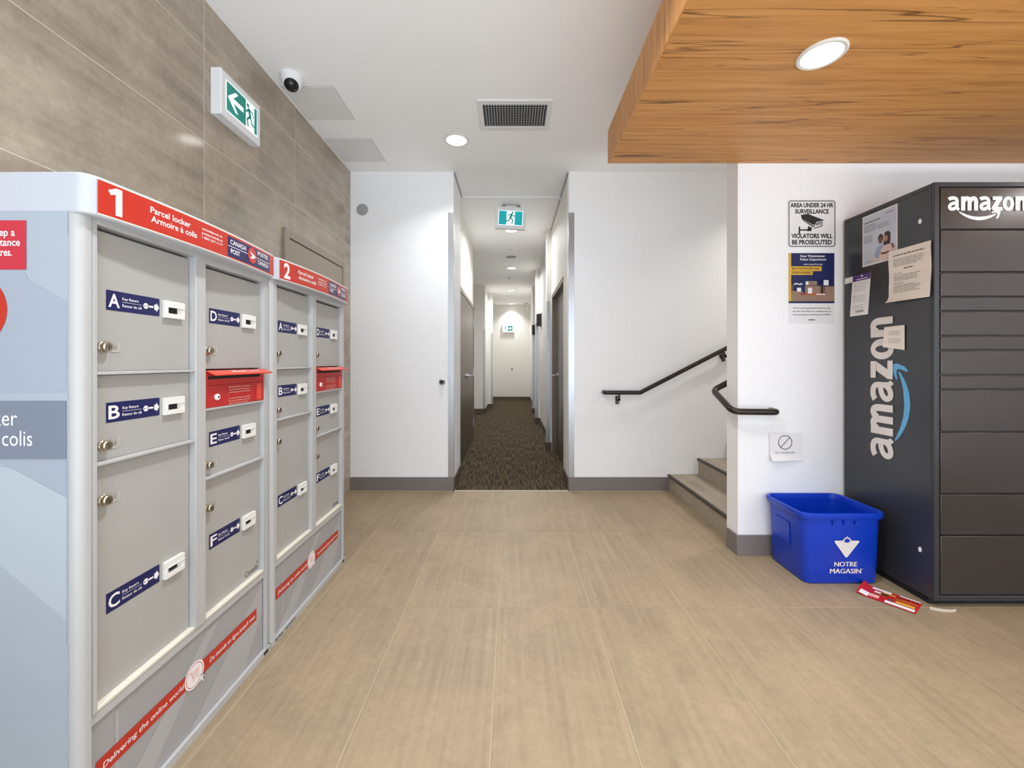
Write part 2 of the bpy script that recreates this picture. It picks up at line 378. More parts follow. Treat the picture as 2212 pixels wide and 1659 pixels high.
# tiled left wall
wl = struct(B('wall_left', GROUTW, (XL-.12, XL-.0012, YR-.1, YF, 0, H)))
wz = [0, .45, .907, 1.361, 1.832, 2.288, 2.74, H]; wy = [2.047+.862*i for i in range(-5, 3)]+[YF]
for a, b in zip(wy, wy[1:]):
    if b-a < .05: continue
    for c, d in zip(wz, wz[1:]):
        put_tile(max(a, YR), b, c, d, wl, WTILE, 'x', .006, XL)
wall('wall_front_left', WHITE, (-2.3, -.5425, YF, 4.42, 0, H))
wall('wall_front_right', WHITE, (.536, 5.1, YF, 4.03, 0, H))
wall('wall_partition', WHITE, (XP, XR, YP, YP2, 0, H))
wall('wall_right', WHITE, (XR, XR+.1, YR-.1, YP2, 0, H))
wall('wall_stairwell', WHITE, (5.0, 5.1, YP2, YF, 0, H), (XR, 5.1, YP, YP2, 0, H))
wall('wall_corridor_left', CORR, (-.75, -.61, 4.42, 6.6, 0, H), (-2.3, -.75, 4.42, 6.6, 0, H), (-2.3, -.615, 9.64, 10.74, 0, H), (-2.3, -.489, 10.74, 10.95, 0, H), (-2.3, -.6, 10.95, YB, 0, H), (-2.4, -2.3, 6.5, 9.7, 0, H))
wall('wall_corridor_right', CORR, (.536, .76, 4.03, 4.30, 0, H), (.536, .76, 4.30, 5.55, 2.09, H), (.70, .76, 4.30, 5.55, 0, 2.09), (.536, .76, 5.55, 5.6, 0, H), (.473, .76, 5.6, 5.75, 0, H),
     (.555, .76, 5.75, 8.06, 0, H), (.466, .76, 8.06, 8.25, 0, H), (.555, .76, 8.25, 9.73, 0, H), (.487, .76, 9.73, 9.9, 0, H), (.575, .76, 9.9, YB, 0, H))
wall('wall_corridor_end', CORR, (-1.2, 1.2, YB, YB+.1, 0, H))
# entrance wall behind the camera: glazed storefront
wall('wall_rear', WHITE, (XL-.1, -1.3, YR-.1, YR, 0, H), (4.3, XR+.1, YR-.1, YR, 0, H), (-1.3, 4.3, YR-.1, YR, 2.75, H))
win = struct(B('window_1', FRAMED, *[(x-.03, x+.03, YR-.08, YR-.02, 0, 2.75) for x in (-1.27, -.15, .95, 2.05, 3.17, 4.27)], (-1.3, 4.3, YR-.08, YR-.02, 0, .1), (-1.3, 4.3, YR-.08, YR-.02, 2.66, 2.75), (-1.3, 4.3, YR-.08, YR-.02, 2.1, 2.15)))
for x0, x1 in ((-1.24, -.18), (-.12, .92), (.98, 2.02), (2.08, 3.14), (3.20, 4.24)):
    for z0, z1 in ((.1, 2.1), (2.15, 2.66)):
        B('pane', GLASS, (x0, x1, YR-.055, YR-.045, z0, z1), parent=win)

# baseboards
def bb(name, m, *boxes): return struct(B(name, m, *boxes, bev=.002))
bb('baseboard_front_left', BASE, (XL, -.5425, YF-.012, YF, 0, .122))
bb('baseboard_front_right', BASE, (.536, 1.4745, YF-.012, YF, 0, .122))
bb('baseboard_partition', BASE, (XP-.012, XR, YP-.012, YP, 0, .125), (XP-.012, XP, YP, YP2-.02, 0, .125))
bb('baseboard_corridor_left', BASE2, (-.5425, -.5305, YF-.012, 4.42, 0, .12), (-.615, -.603, 9.628, 10.74, 0, .12), (-2.3, -.603, 9.628, 9.64, 0, .12), (-.615, -.477, 10.728, 10.74, 0, .12), (-.489, -.477, 10.74, 10.95, 0, .12), (-.6, -.588, 10.95, YB, 0, .12))
bb('baseboard_corridor_right', BASE2, (.524, .536, YF-.012, 4.30, 0, .12), (.461, .76, 5.588, 5.6, 0, .12), (.461, .473, 5.6, 5.75, 0, .12), (.543, .555, 5.75, 8.06, 0, .12), (.454, .56, 8.048, 8.06, 0, .12), (.454, .466, 8.06, 8.25, 0, .12), (.543, .555, 8.25, 9.73, 0, .12), (.475, .56, 9.718, 9.73, 0, .12), (.475, .487, 9.73, 9.9, 0, .12), (.563, .575, 9.9, YB, 0, .12))
bb('baseboard_corridor_end', BASE2, (-.6, .575, YB-.012, YB, 0, .12))
# ceiling trim where the corridor starts
struct(B('trim_1', PLAST, (-.5425, .536, 4.49, 4.52, H-.018, H)))
struct(B('trim_2', GREYD, (-.5425, -.532, YF, 4.49, H-.012, H), (.5255, .536, YF, 5.6, H-.012, H)))  # grey strips stand in for the shadow gap along the wall tops
# metal threshold between tile and carpet
struct(B('trim_3', TAPE, (-.53, .524, 3.868, 3.882, -.004, .006)))

# ---------------------------------------------------------------- wood canopy
ZC = 2.437; ZT = 2.639; XC = .606
can = thing('wood_soffit', (2.0, 1.3, ZC), 'dropped wood-veneer soffit hanging over the dark locker at right', 'soffit')
mb = MB().use(WOODX); mb.pg([(XC, YP-.002), (4.38, YP-.002), (4.38, -.3), (XC, -.3)][::1], ZC); mb.box(XC+.002, 4.38, -.3, YP-.002, ZC+.0005, ZT-.002); mb.obj('bottom_panel', can)
mb = MB().use(WOODZ); mb.box(XC-.006, XC-.0002, -.301, YP-.001, ZC, ZT); mb.obj('side_fascia', can)
mb = MB().use(WOODX); mb.box(XC+.02, 4.38, YP-.004, YP-.0005, ZC+.002, ZT); mb.obj('end_fascia', can)
B('bulkhead', CEIL, (XC+.5, 4.38, -.3, YP-.004, ZT, H), parent=can)

# ---------------------------------------------------------------- downlights
def downlight(x, y, z, r, label, power=LAMP_W, color=(.97, .985, 1.0), beam=None):
    t = thing('downlight', (x, y, z), label, 'ceiling light', 'round recessed downlights')
    mb = MB().use(RINGM); mb.lathe(x, y, [(r*.8, z-.0005), (r*.82, z-.007), (r*.94, z-.008), (r, z-.004), (r, z)], 36, cap1=False); mb.obj('trim_ring', t)
    MB().use(LAMPM).lathe(x, y, [(r*.8, z-.001), (r*.7, z-.004), (r*.35, z-.006), (.0, z-.0065)], 32, cap1=False).obj('diffuser', t)
    if power:
        a = area('lamp', (0, 0, -.014), r*1.5, power, color, spread=beam or BEAM); a.parent = t
    return t
downlight(-.442, 3.345, H, .1, 'recessed downlight in the white ceiling between vent and tiled wall', LAMP_W*.34)
downlight(1.246, 1.674, ZC, .088, 'recessed downlight set into the wood soffit', LAMP_W*.11, (1, .985, .97), math.radians(72))
for y, w in zip((5.634, 7.91, 10.36, 12.74), ('nearest', 'second', 'third', 'farthest')):
    downlight(-.003, y, H, .097, {'nearest': 'corridor ceiling downlight just behind the hanging running-man sign', 'second': 'second corridor ceiling downlight counted from the lobby', 'third': 'third corridor ceiling downlight counted from the lobby', 'farthest': 'farthest corridor ceiling downlight close to the end wall'}[w], 7 if w == 'farthest' else 17, (.99, .985, .98), math.radians(105) if w == 'farthest' else math.radians(160))
# unseen downlights; the entrance and near soffit ones are added to fill the room
for x, y, z, k, lb in ((-.10, 1.2, H, .8, 'recessed lobby downlight over the nearest locker, above the frame'), (-.36, -1.05, H, 1.0, 'added unseen lobby downlight near the glazed entrance'), (1.246, .35, ZC, .3, 'added unseen soffit downlight just above the frame'), (3.9, .95, ZC, .4, 'recessed soffit downlight off to the right of the frame')):
    downlight(x, y, z, .09, lb, LAMP_W*k, beam=PI if x > 3 else None)
a = area('lamp', (2.6, 3.3, H-.02), .15, 9, (1, .96, .91), spread=BEAM)  # unseen stairwell lamp, added to brighten the wall behind the stairs

# ---------------------------------------------------------------- ceiling vent
mat('duct_black', (10, 9, 9), 0.9)
vt = thing('ceiling_vent', (.02, 3.01, H), 'white rectangular eggcrate air vent in the lobby ceiling', 'vent')
x0, x1, y0, y1 = -.2356, .281, 2.827, 3.195; a0, a1, b0, b1 = -.201, .248, 2.873, 3.144
mb = MB().use(PLAST)
for bx in ((x0, x1, y0, b0), (x0, x1, b1, y1), (x0, a0, b0, b1), (a1, x1, b0, b1)): mb.box(*bx, H-.012, H)
mb.obj('frame', vt, bev=.003)
B('duct_backing', MATS['duct_black'], (a0, a1, b0, b1, H-.001, H), parent=vt)
mb = MB().use(PLAST)
for i in range(1, 23):
    x = a0+(a1-a0)*i/23; mb.box(x-.0011, x+.0011, b0, b1, H-.010, H-.003)
for i in range(1, 13):
    y = b0+(b1-b0)*i/13; mb.box(a0, a1, y-.0005, y+.0005, H-.0040, H-.003)
stuff(mb.obj('grille', vt))

# flush ceiling access panels
for x0, x1, y0, y1, lb in ((-1.49, -1.155, 2.70, 3.065, 'flush grey square ceiling access panel beside the dome camera'), (-1.49, -1.12, 3.33, 3.70, 'flush grey square ceiling access panel nearest the front wall')):
    t = thing('ceiling_panel', ((x0+x1)/2, (y0+y1)/2, H), lb, 'access panel', 'ceiling access panels')
    B('cover', GREYP, (x0, x1, y0, y1, H-.004, H), parent=t, bev=.0015)
    B('shadow_gap', GREYD, (x0-.003, x1+.003, y0-.003, y1+.003, H-.001, H), parent=t)

# dome camera
cx, cy = -1.372, 2.60
t = thing('dome_camera', (cx, cy, H), 'white dome security camera on ceiling by the tiled wall', 'camera')
fr = frame((cx, cy, H), (1, 0, 0), (0, -1, 0), (0, 0, -1))
MB(fr).use(PLAST).lathe(0, 0, [(.066, 0), (.066, .012), (.064, .03), (.06, .042), (.055, .046)], 32).obj('housing', t)
ax = Vector((.25, -.55, -.8)).normalized(); sx = ax.cross(Vector((0, 0, 1))).normalized(); sy = sx.cross(ax)
fr = frame((cx, cy, H-.038), sx, sy, ax)
mb = MB(fr).use(PLAST).lathe(0, 0, [(.058*math.cos(a), .058*math.sin(a)) for a in [PI/2*i/12 for i in range(-3, 7)]], 32, cap1=False); mb.obj('shell', t)
MB(fr).use(DOME).lathe(0, 0, [(.051*math.cos(a), .062*math.sin(a)) for a in [PI/2*i/12 for i in range(4, 13)]], 32).obj('lens_dome', t)

# ---------------------------------------------------------------- exit signs
def man(mb, cx, cy, h, z, fl=1, w=.11):
    """running figure: head and thick limbs, cx cy at the hip, h total height"""
    P = lambda pts: [(cx+fl*x*h, cy+y*h) for x, y in pts]
    q = P([(.13, .40)])[0]; mb.disc(q[0], q[1], h*.085, z, 14)
    mb.stroke(P([(.07, .27), (-.02, 0)]), w*h*1.45, z)
    mb.stroke(P([(.07, .27), (-.17, .23), (-.24, .08)]), w*h*.62, z)
    mb.stroke(P([(.08, .27), (.22, .11), (.36, .16)]), w*h*.62, z)
    mb.stroke(P([(-.01, .0), (.17, -.18), (.12, -.45)]), w*h*.8, z)
    mb.stroke(P([(-.03, .0), (-.16, -.25), (-.40, -.30)]), w*h*.8, z)
def exit_sign(o, a, b, n, w, h, d, label, kind, mount=False):
    fr = frame(o, a, b, n); t = thing('exit_sign', fr(0, 0, 0), label, 'exit sign', 'illuminated running-man exit signs')
    mb = MB(fr).use(PLAST); mb.loft([[(x, y, z) for x, y in ((-w/2+e, -h/2+e), (w/2-e, -h/2+e), (w/2-e, h/2-e), (-w/2+e, h/2-e))] for z, e in ((0, 0), (d-.004, 0), (d, .004))]); mb.obj('housing', t)
    mx, my = w*.40, h*.335; z = d+.0012
    mb = MB(fr).use(EXITW); mb.rect(-mx, mx, -my, my, z); e = .004
    if kind == 'arrow':
        mb.use(TEALD).rect(-mx+e, .028, -my+e, my-e, z+.0006); mb.rect(.102, mx-e, -my+e, my-e, z+.0006)
        mb.use(EXITW); s = .85
        mb.stroke([(-.098*s, .0), (.0, 0)], .024, z+.0012)
        mb.pg([(-.118, 0), (-.06, -.052), (-.037, -.052), (-.088, 0), (-.037, .052), (-.06, .052)], z+.0012)
        mb.use(TEALD); man(mb, .062, -.002, my*1.7, z+.0012, -1)
    elif kind == 'plain':
        mb.use(TEAL).rect(-mx+e, -mx*.34, -my+e, my-e, z+.0006); mb.rect(mx*.34, mx-e, -my+e, my-e, z+.0006)
        mb.use(TEALD); man(mb, 0, .004, my*1.75, z+.0012, 1)
    else:
        mb.use(TEALD).rect(-.005, mx-e, -my+e, my-e, z+.0006); mb.use(EXITW); mb.stroke([(.015, 0), (.09, 0)], .022, z+.0012)
        mb.pg([(.112, 0), (.075, -.045), (.06, -.045), (.085, 0), (.06, .045), (.075, .045)], z+.0012)
        mb.use(TEALD); man(mb, -.085, 0, my*1.6, z+.0012, 1, .14)
    mb.obj('face_panel', t)
    if mount:
        MB(fr).use(PLAST).box(-.06, .06, h/2, h/2+.022, .01, d-.008).obj('ceiling_mount', t)
        MB(fr).use(GREYD).box(-.10, .10, h/2+.022, h/2+.034, 0, d).obj('canopy_plate', t)
    return t
exit_sign((XL+.002, 2.25, 2.562), (0, 1, 0), (0, 0, 1), (1, 0, 0), .325, .232, .054, 'running-man exit sign with left arrow on the tiled wall', 'arrow')
_r = math.radians(3)
exit_sign((-.010, 4.68, 2.80), (math.cos(_r), 0, -math.sin(_r)), (math.sin(_r), 0, math.cos(_r)), (0, -1, 0), .335, .240, .05, 'running-man exit sign without arrow hung at the corridor mouth', 'plain', True)
exit_sign((-.11, YB-.002, 2.245), (1, 0, 0), (0, 0, 1), (0, -1, 0), .36, .25, .05, 'small white exit sign with arrow on the far corridor end wall', 'far')

# ---------------------------------------------------------------- corridor ceiling fittings
def ceil_fit(x, y, prof, label, name, cat, m):
    fr = frame((x, y, H), (1, 0, 0), (0, -1, 0), (0, 0, -1)); t = thing(name, (x, y, H), label, cat)
    MB(fr).use(m).lathe(0, 0, prof, 28).obj('cover', t)
    MB(fr).use(m).cyl(0, 0, prof[0][0]*1.06, 0, .003, 28).obj('base_ring', t)
ceil_fit(-.016, 6.58, [(.035, 0), (.035, .006), (.02, .01)], 'small round sensor on corridor ceiling before the grey speaker', 'ceiling_sensor', 'sensor', GREYP)
ceil_fit(-.009, 7.07, [(.085, 0), (.085, .004), (.07, .007)], 'round grey speaker grille flush in corridor ceiling', 'ceiling_speaker', 'speaker', GREYD)
ceil_fit(-.015, 8.84, [(.06, 0), (.06, .02), (.04, .045), (.02, .048)], 'white domed smoke detector on corridor ceiling', 'smoke_detector', 'detector', PLAST)
ceil_fit(.44, 12.6, [(.04, 0), (.04, .01), (.012, .03)], 'small sprinkler head at far end of corridor ceiling', 'sprinkler', 'sprinkler', GREYD)

# ---------------------------------------------------------------- corridor doors
def lever(mb_fr, parent, x, y, fl):
    mb = MB(mb_fr).use(STEEL); mb.cyl(x, y, .03, 0, .009, 20); mb.cyl(x, y, .011, .009, .055, 12); mb.obj('handle', parent)
    m2 = MB(mb_fr).use(STEEL); m2.box(min(x, x+fl*.12), max(x, x+fl*.12), y-.010, y+.010, .046, .064); m2.obj('handle', parent, bev=.005)
d1 = struct(B('door_1', FRAMED, (-.612, -.585, 4.46, 4.52, 0, 2.07), (-.612, -.585, 6.46, 6.52, 0, 2.07), (-.612, -.585, 4.46, 6.52, 2.02, 2.07)))
B('leaf', BROWND, (-.612, -.592, 4.52, 5.465, .012, 2.02), parent=d1, bev=.002); B('leaf', BROWND, (-.612, -.592, 5.475, 6.46, .012, 2.02), parent=d1, bev=.002)
fl_ = frame((-.592, 0, 0), (0, 1, 0), (0, 0, 1), (1, 0, 0)); lever(fl_, d1, 5.40, 1.02, -1); lever(fl_, d1, 5.60, 1.02, 1)
for z in (.25, 1.05, 1.80): B('hinge', STEEL, (-.594, -.580, 6.452, 6.468, z-.06, z+.06), parent=d1)
d2 = struct(B('door_2', FRAMED, (.538, .62, 4.305, 4.345, 0, 2.085), (.538, .62, 5.505, 5.548, 0, 2.085), (.538, .62, 4.305, 5.548, 2.04, 2.085)))
B('leaf', BROWND, (.592, .632, 4.345, 5.505, .012, 2.04), parent=d2, bev=.002)
fr_ = frame((.592, 0, 0), (0, -1, 0), (0, 0, 1), (-1, 0, 0)); lever(fr_, d2, -5.38, 1.03, 1)
for z in (.25, 1.05, 1.80): B('hinge', STEEL, (.580, .594, 4.338, 4.354, z-.06, z+.06), parent=d2)

# ---------------------------------------------------------------- steel corner guards
def guard(x, y, z0, z1, sx, sy, label, w=.052):
    """L of sheet steel: leg along the front face (towards sx) and leg into the corridor (towards sy)"""
    t = thing('corner_guard', (x, y, z0), label, 'corner guard', 'steel corner guards')
    e = .003
    B('front_leg', STEEL, (min(x-sx*e, x+sx*w), max(x-sx*e, x+sx*w), y-e, y, z0, z1), parent=t)
    B('side_leg', STEEL, (min(x-sx*e, x), max(x-sx*e, x), y, y+w*.35, z0, z1), parent=t)
guard(-.5425, YF, .122, 2.60, -1, 1, 'brushed steel corner guard on the left edge of corridor opening')
guard(.536, YF, .122, 2.60, 1, 1, 'brushed steel corner guard on the right edge of corridor opening')
guard(.473, 5.6, .12, 2.02, 1, 1, 'steel corner guard beside the right corridor door', .045)
guard(.466, 8.06, .12, 1.95, 1, 1, 'steel corner guard on the second pilaster along corridor right', .05)
guard(.487, 9.73, .12, 1.95, 1, 1, 'steel corner guard on the last pilaster along corridor right', .05)
guard(-.615, 9.64, .12, 1.95, -1, 1, 'steel corner guard on the nearer left pilaster deep in corridor', .045)
guard(-.489, 10.74, .12, 1.95, -1, 1, 'steel corner guard on the farther left pilaster deep in corridor', .04)
# dark wedge lanterns over the lift openings
for y, z, lb in ((7.75, 1.98, 'black wedge-shaped lift lantern nearest on corridor right wall'), (9.45, 1.93, 'black wedge-shaped lift lantern farther along corridor right wall')):
    t = thing('lift_lantern', (.555, y, z), lb, 'lantern', 'lift lanterns on the corridor wall')
    fr = frame((.555, y, z), (0, -1, 0), (-1, 0, 0), (0, 0, 1))
    MB(fr).use(DARK).prism([(-.13, 0), (.13, 0), (0, .09)], -.11, .11).obj('wedge', t)
    MB(fr).use(STEEL).prism([(-.15, 0), (.15, 0), (.15, .006), (-.15, .006)], -.13, .13).obj('back_plate', t)

# ---------------------------------------------------------------- small fittings on the front wall
fr = frame((-1.3976, YF, 2.628), (1, 0, 0), (0, 0, 1), (0, -1, 0)); t = thing('wall_disc', fr(0, 0), 'flat round grey cover disc high on the white wall', 'cover disc')
MB(fr).use(GREYD).lathe(0, 0, [(.054, 0), (.054, .006), (.05, .008)], 32).obj('cover', t); MB(fr).use(GREYD).ring(0, 0, .0, .045, .0085, 32).obj('grille', t)
def doorstop(x, y, z, label):
    fr = frame((x, y, z), (1, 0, 0), (0, 0, 1), (0, -1, 0)); t = thing('door_stop', fr(0, 0), label, 'door stop', 'wall door stops')
    MB(fr).use(STEEL).lathe(0, 0, [(.03, 0), (.03, .004), (.022, .012)], 24).obj('rosette', t); MB(fr).use(BLACK).lathe(0, 0, [(.017, .012), (.019, .03), (.014, .038)], 20).obj('bumper', t)
doorstop(-.651, YF, 1.013, 'round black wall door stop on the white wall left of corridor')
doorstop(.015, YB, .985, 'tiny door stop in the middle of the corridor end wall')
# plate on tiled wall
fr = frame((XL, 3.80, 1.35), (0, 1, 0), (0, 0, 1), (1, 0, 0)); t = thing('wall_switch', fr(0, 0), 'beige double switch plate on tiled wall by the corner', 'switch')
MB(fr).use(TAUPE).box(-.04, .04, -.058, .058, 0, .006).obj('plate', t, bev=.002)
for z in (-.025, .025): MB(fr).use(GREYD).box(-.012, .012, z-.014, z+.014, .006, .009).obj('rocker', t)
# panel door in tiled wall
t = thing('wall_panel', (XL, 3.24, 1.1), 'taupe framed access panel door in the tiled wall behind locker two', 'access panel')
B('frame', TAUPE, (XL, XL+.02, 2.745, 2.80, 1.0, 2.09), (XL, XL+.02, 3.69, 3.744, 1.0, 2.09), (XL, XL+.02, 2.80, 3.69, 2.036, 2.09), (XL, XL+.02, 2.80, 3.69, 1.0, 1.05), parent=t, bev=.002)
B('door', TAUPE, (XL, XL+.014, 2.806, 3.684, 1.056, 2.030), parent=t, bev=.002); B('reveal', DARK, (XL, XL+.004, 2.80, 3.69, 1.05, 2.036), parent=t)

# ---------------------------------------------------------------- stairs
st = thing('staircase', (1.47, 3.3, 0), 'tiled steps rising to the right behind the white partition', 'stairs')
for i in range(7):
    x = 1.472+.278*i; z = .149*i
    s = B('step', STILE, (x, x+.30, YP2+.002, YF-.002, max(z-.02, 0), z+.137), parent=st)
    B('tread', STILE, (x+.012, x+.298, YP2+.002, YF-.002, z+.137, z+.149), parent=s)
    B('nosing', NOSE, (x-.012, x+.012, YP2+.002, YF-.002, z+.132, z+.1495), parent=s, bev=.002)

# ---------------------------------------------------------------- handrails
def bracket(fr, parent, x, y, rot=0.0):
    """plate on the wall and a hooked arm up to the tube; y is the tube centre"""
    c, s_ = math.cos(rot), math.sin(rot)
    f2 = lambda p, q, r=0: fr(x+p*c-q*s_, y+p*s_+q*c, r)
    mb = MB(f2).use(RAIL); mb.box(-.017, .017, -.112, -.037, 0, .008); mb.obj('bracket_plate', parent, bev=.002)
    mb = MB(f2).use(RAIL); mb.box(-.009, .009, -.075, -.055, .008, .08); mb.box(-.009, .009, -.075, -.016, .062, .08); mb.obj('bracket_arm', parent, bev=.002)
    for q in (-.095, -.055): MB(f2).use(STEEL).cyl(0, q, .004, .008, .0095, 8).obj('screw', parent)
def caps(path, r): return path
h1 = thing('handrail', (.85, YF, .9), 'dark bronze handrail rising along the white front wall', 'handrail', 'stair handrails')
y = YF-.075
p = fillet([(.862, YF-.002, .919), (.862, y, .919), (1.183, y, .919), (1.183+2.2, y, .919+2.2*.514)], .03, 8)
MB().use(RAIL).tube(p, .0195, 16).obj('rail', h1)
fr = frame((0, YF, 0), (1, 0, 0), (0, 0, 1), (0, -1, 0))
bracket(fr, h1, .99, .919); bracket(fr, h1, 1.94, .919+(1.94-1.183)*.514, math.atan(.514))
h2 = thing('handrail', (1.36, YP, .89), 'dark bronze handrail wrapping around the end of the white partition', 'handrail', 'stair handrails')
y2 = YP2+.072
p = fillet([(3.3, y2, 1.01+1.945*.514), (1.355, y2, 1.01), (1.338, YP-.076, .9), (1.612, YP-.076, .897), (1.612, YP-.002, .897)], .055, 8)
MB().use(RAIL).tube(p, .0195, 16).obj('rail', h2)
bracket(frame((0, YP2, 0), (-1, 0, 0), (0, 0, 1), (0, 1, 0)), h2, -1.9, 1.01+.545*.514, -math.atan(.514))

# ---------------------------------------------------------------- parcel lockers
XF = -1.007
def bird(mb, cx, cy, r, z, red, white):
    mb.use(red).disc(cx, cy, r, z, 32)
    mb.use(white).pg([(cx-r*.62, cy+r*.50), (cx+r*.15, cy+r*.22), (cx+r*.80, cy-.02*r), (cx+r*.10, cy-r*.42), (cx-r*.62, cy-r*.38), (cx-r*.05, cy-.06*r)], z+.0006)
def key_label(fr, parent, a, b, ch):
    mb = MB(fr).use(NAVY); mb.pg(mb.rrect(a, a+.16, b, b+.051, .003), .0008); mb.rect(a, a+.16, b, b+.051, .0003)
    mb.use(PRINT); z = .0014
    mb.glyph(ch, a+.005, a+.036, b+.008, b+.043, z, .02)
    mb.text('Key Return', a+.043, b+.0305, .0072, z, .012, w=.048); mb.text('Retour de clé', a+.043, b+.0125, .0072, z, .012, w=.058)
    mb.rect(a+.043, a+.101, b+.0245, b+.0253, z)
    mb.disc(a+.114, b+.0245, .0082, z, 18); mb.rect(a+.119, a+.139, b+.0218, b+.0272, z)
    mb.pg([(a+.1415, b+.0165), (a+.1485, b+.0165), (a+.1485, b+.011), (a+.158, b+.0245), (a+.1485, b+.038), (a+.1485, b+.0325), (a+.1415, b+.0325)], z)
    mb.use(NAVY).disc(a+.1105, b+.0245, .002, z+.0005, 8)
    return mb.obj('key_label', parent, smooth=False)
def key_slot(fr, parent, a, b):
    mb = MB(fr).use(SLOTW); w, h, d = .072, .051, .0115
    mb.box(a, a+w, b+.034, b+h, 0, d); mb.box(a, a+.010, b, b+.034, 0, d); mb.box(a+w-.004, a+w, b, b+.034, 0, d); mb.box(a+.010, a+w-.004, b, b+.014, 0, d)
    mb.box(a+.008, a+w-.002, b+.031, b+.035, d, d+.003)
    mb.use(DARK).rect(a+.010, a+w-.018, b+.014, b+.034, .001); mb.use(SLOTW).add([(a+w-.018, b+.014, .001), (a+w-.004, b+.014, .009), (a+w-.004, b+.034, .009), (a+w-.018, b+.034, .001)], [(0, 1, 2, 3)])
    return mb.obj('key_slot', parent, bev=.0012)
def cam_lock(fr, parent, a, b):
    mb = MB(fr).use(NICKEL); mb.lathe(a, b, [(.0145, 0), (.0145, .004), (.0125, .006), (.0125, .014), (.0105, .017)], 24); mb.use(DARK).rect(a-.0012, a+.0012, b-.006, b+.006, .0174)
    mb.use(NICKEL).ring(a, b, .006, .008, .0177, 20)
    return mb.obj('lock', parent)
def lock_tag(fr, parent, a, b, ch):
    mb = MB(fr).use(LGREY); mb.box(a, a+.022, b, b+.024, 0, .0012); mb.use(CREAM); mb.rect(a, a+.022, b, b+.0015, .0018); mb.rect(a+.0205, a+.022, b, b+.024, .0018)
    mb.use(INK).glyph(ch, a+.008, a+.014, b+.008, b+.018, .0018, 0)
    return mb.obj('lock_tag', parent, smooth=False)

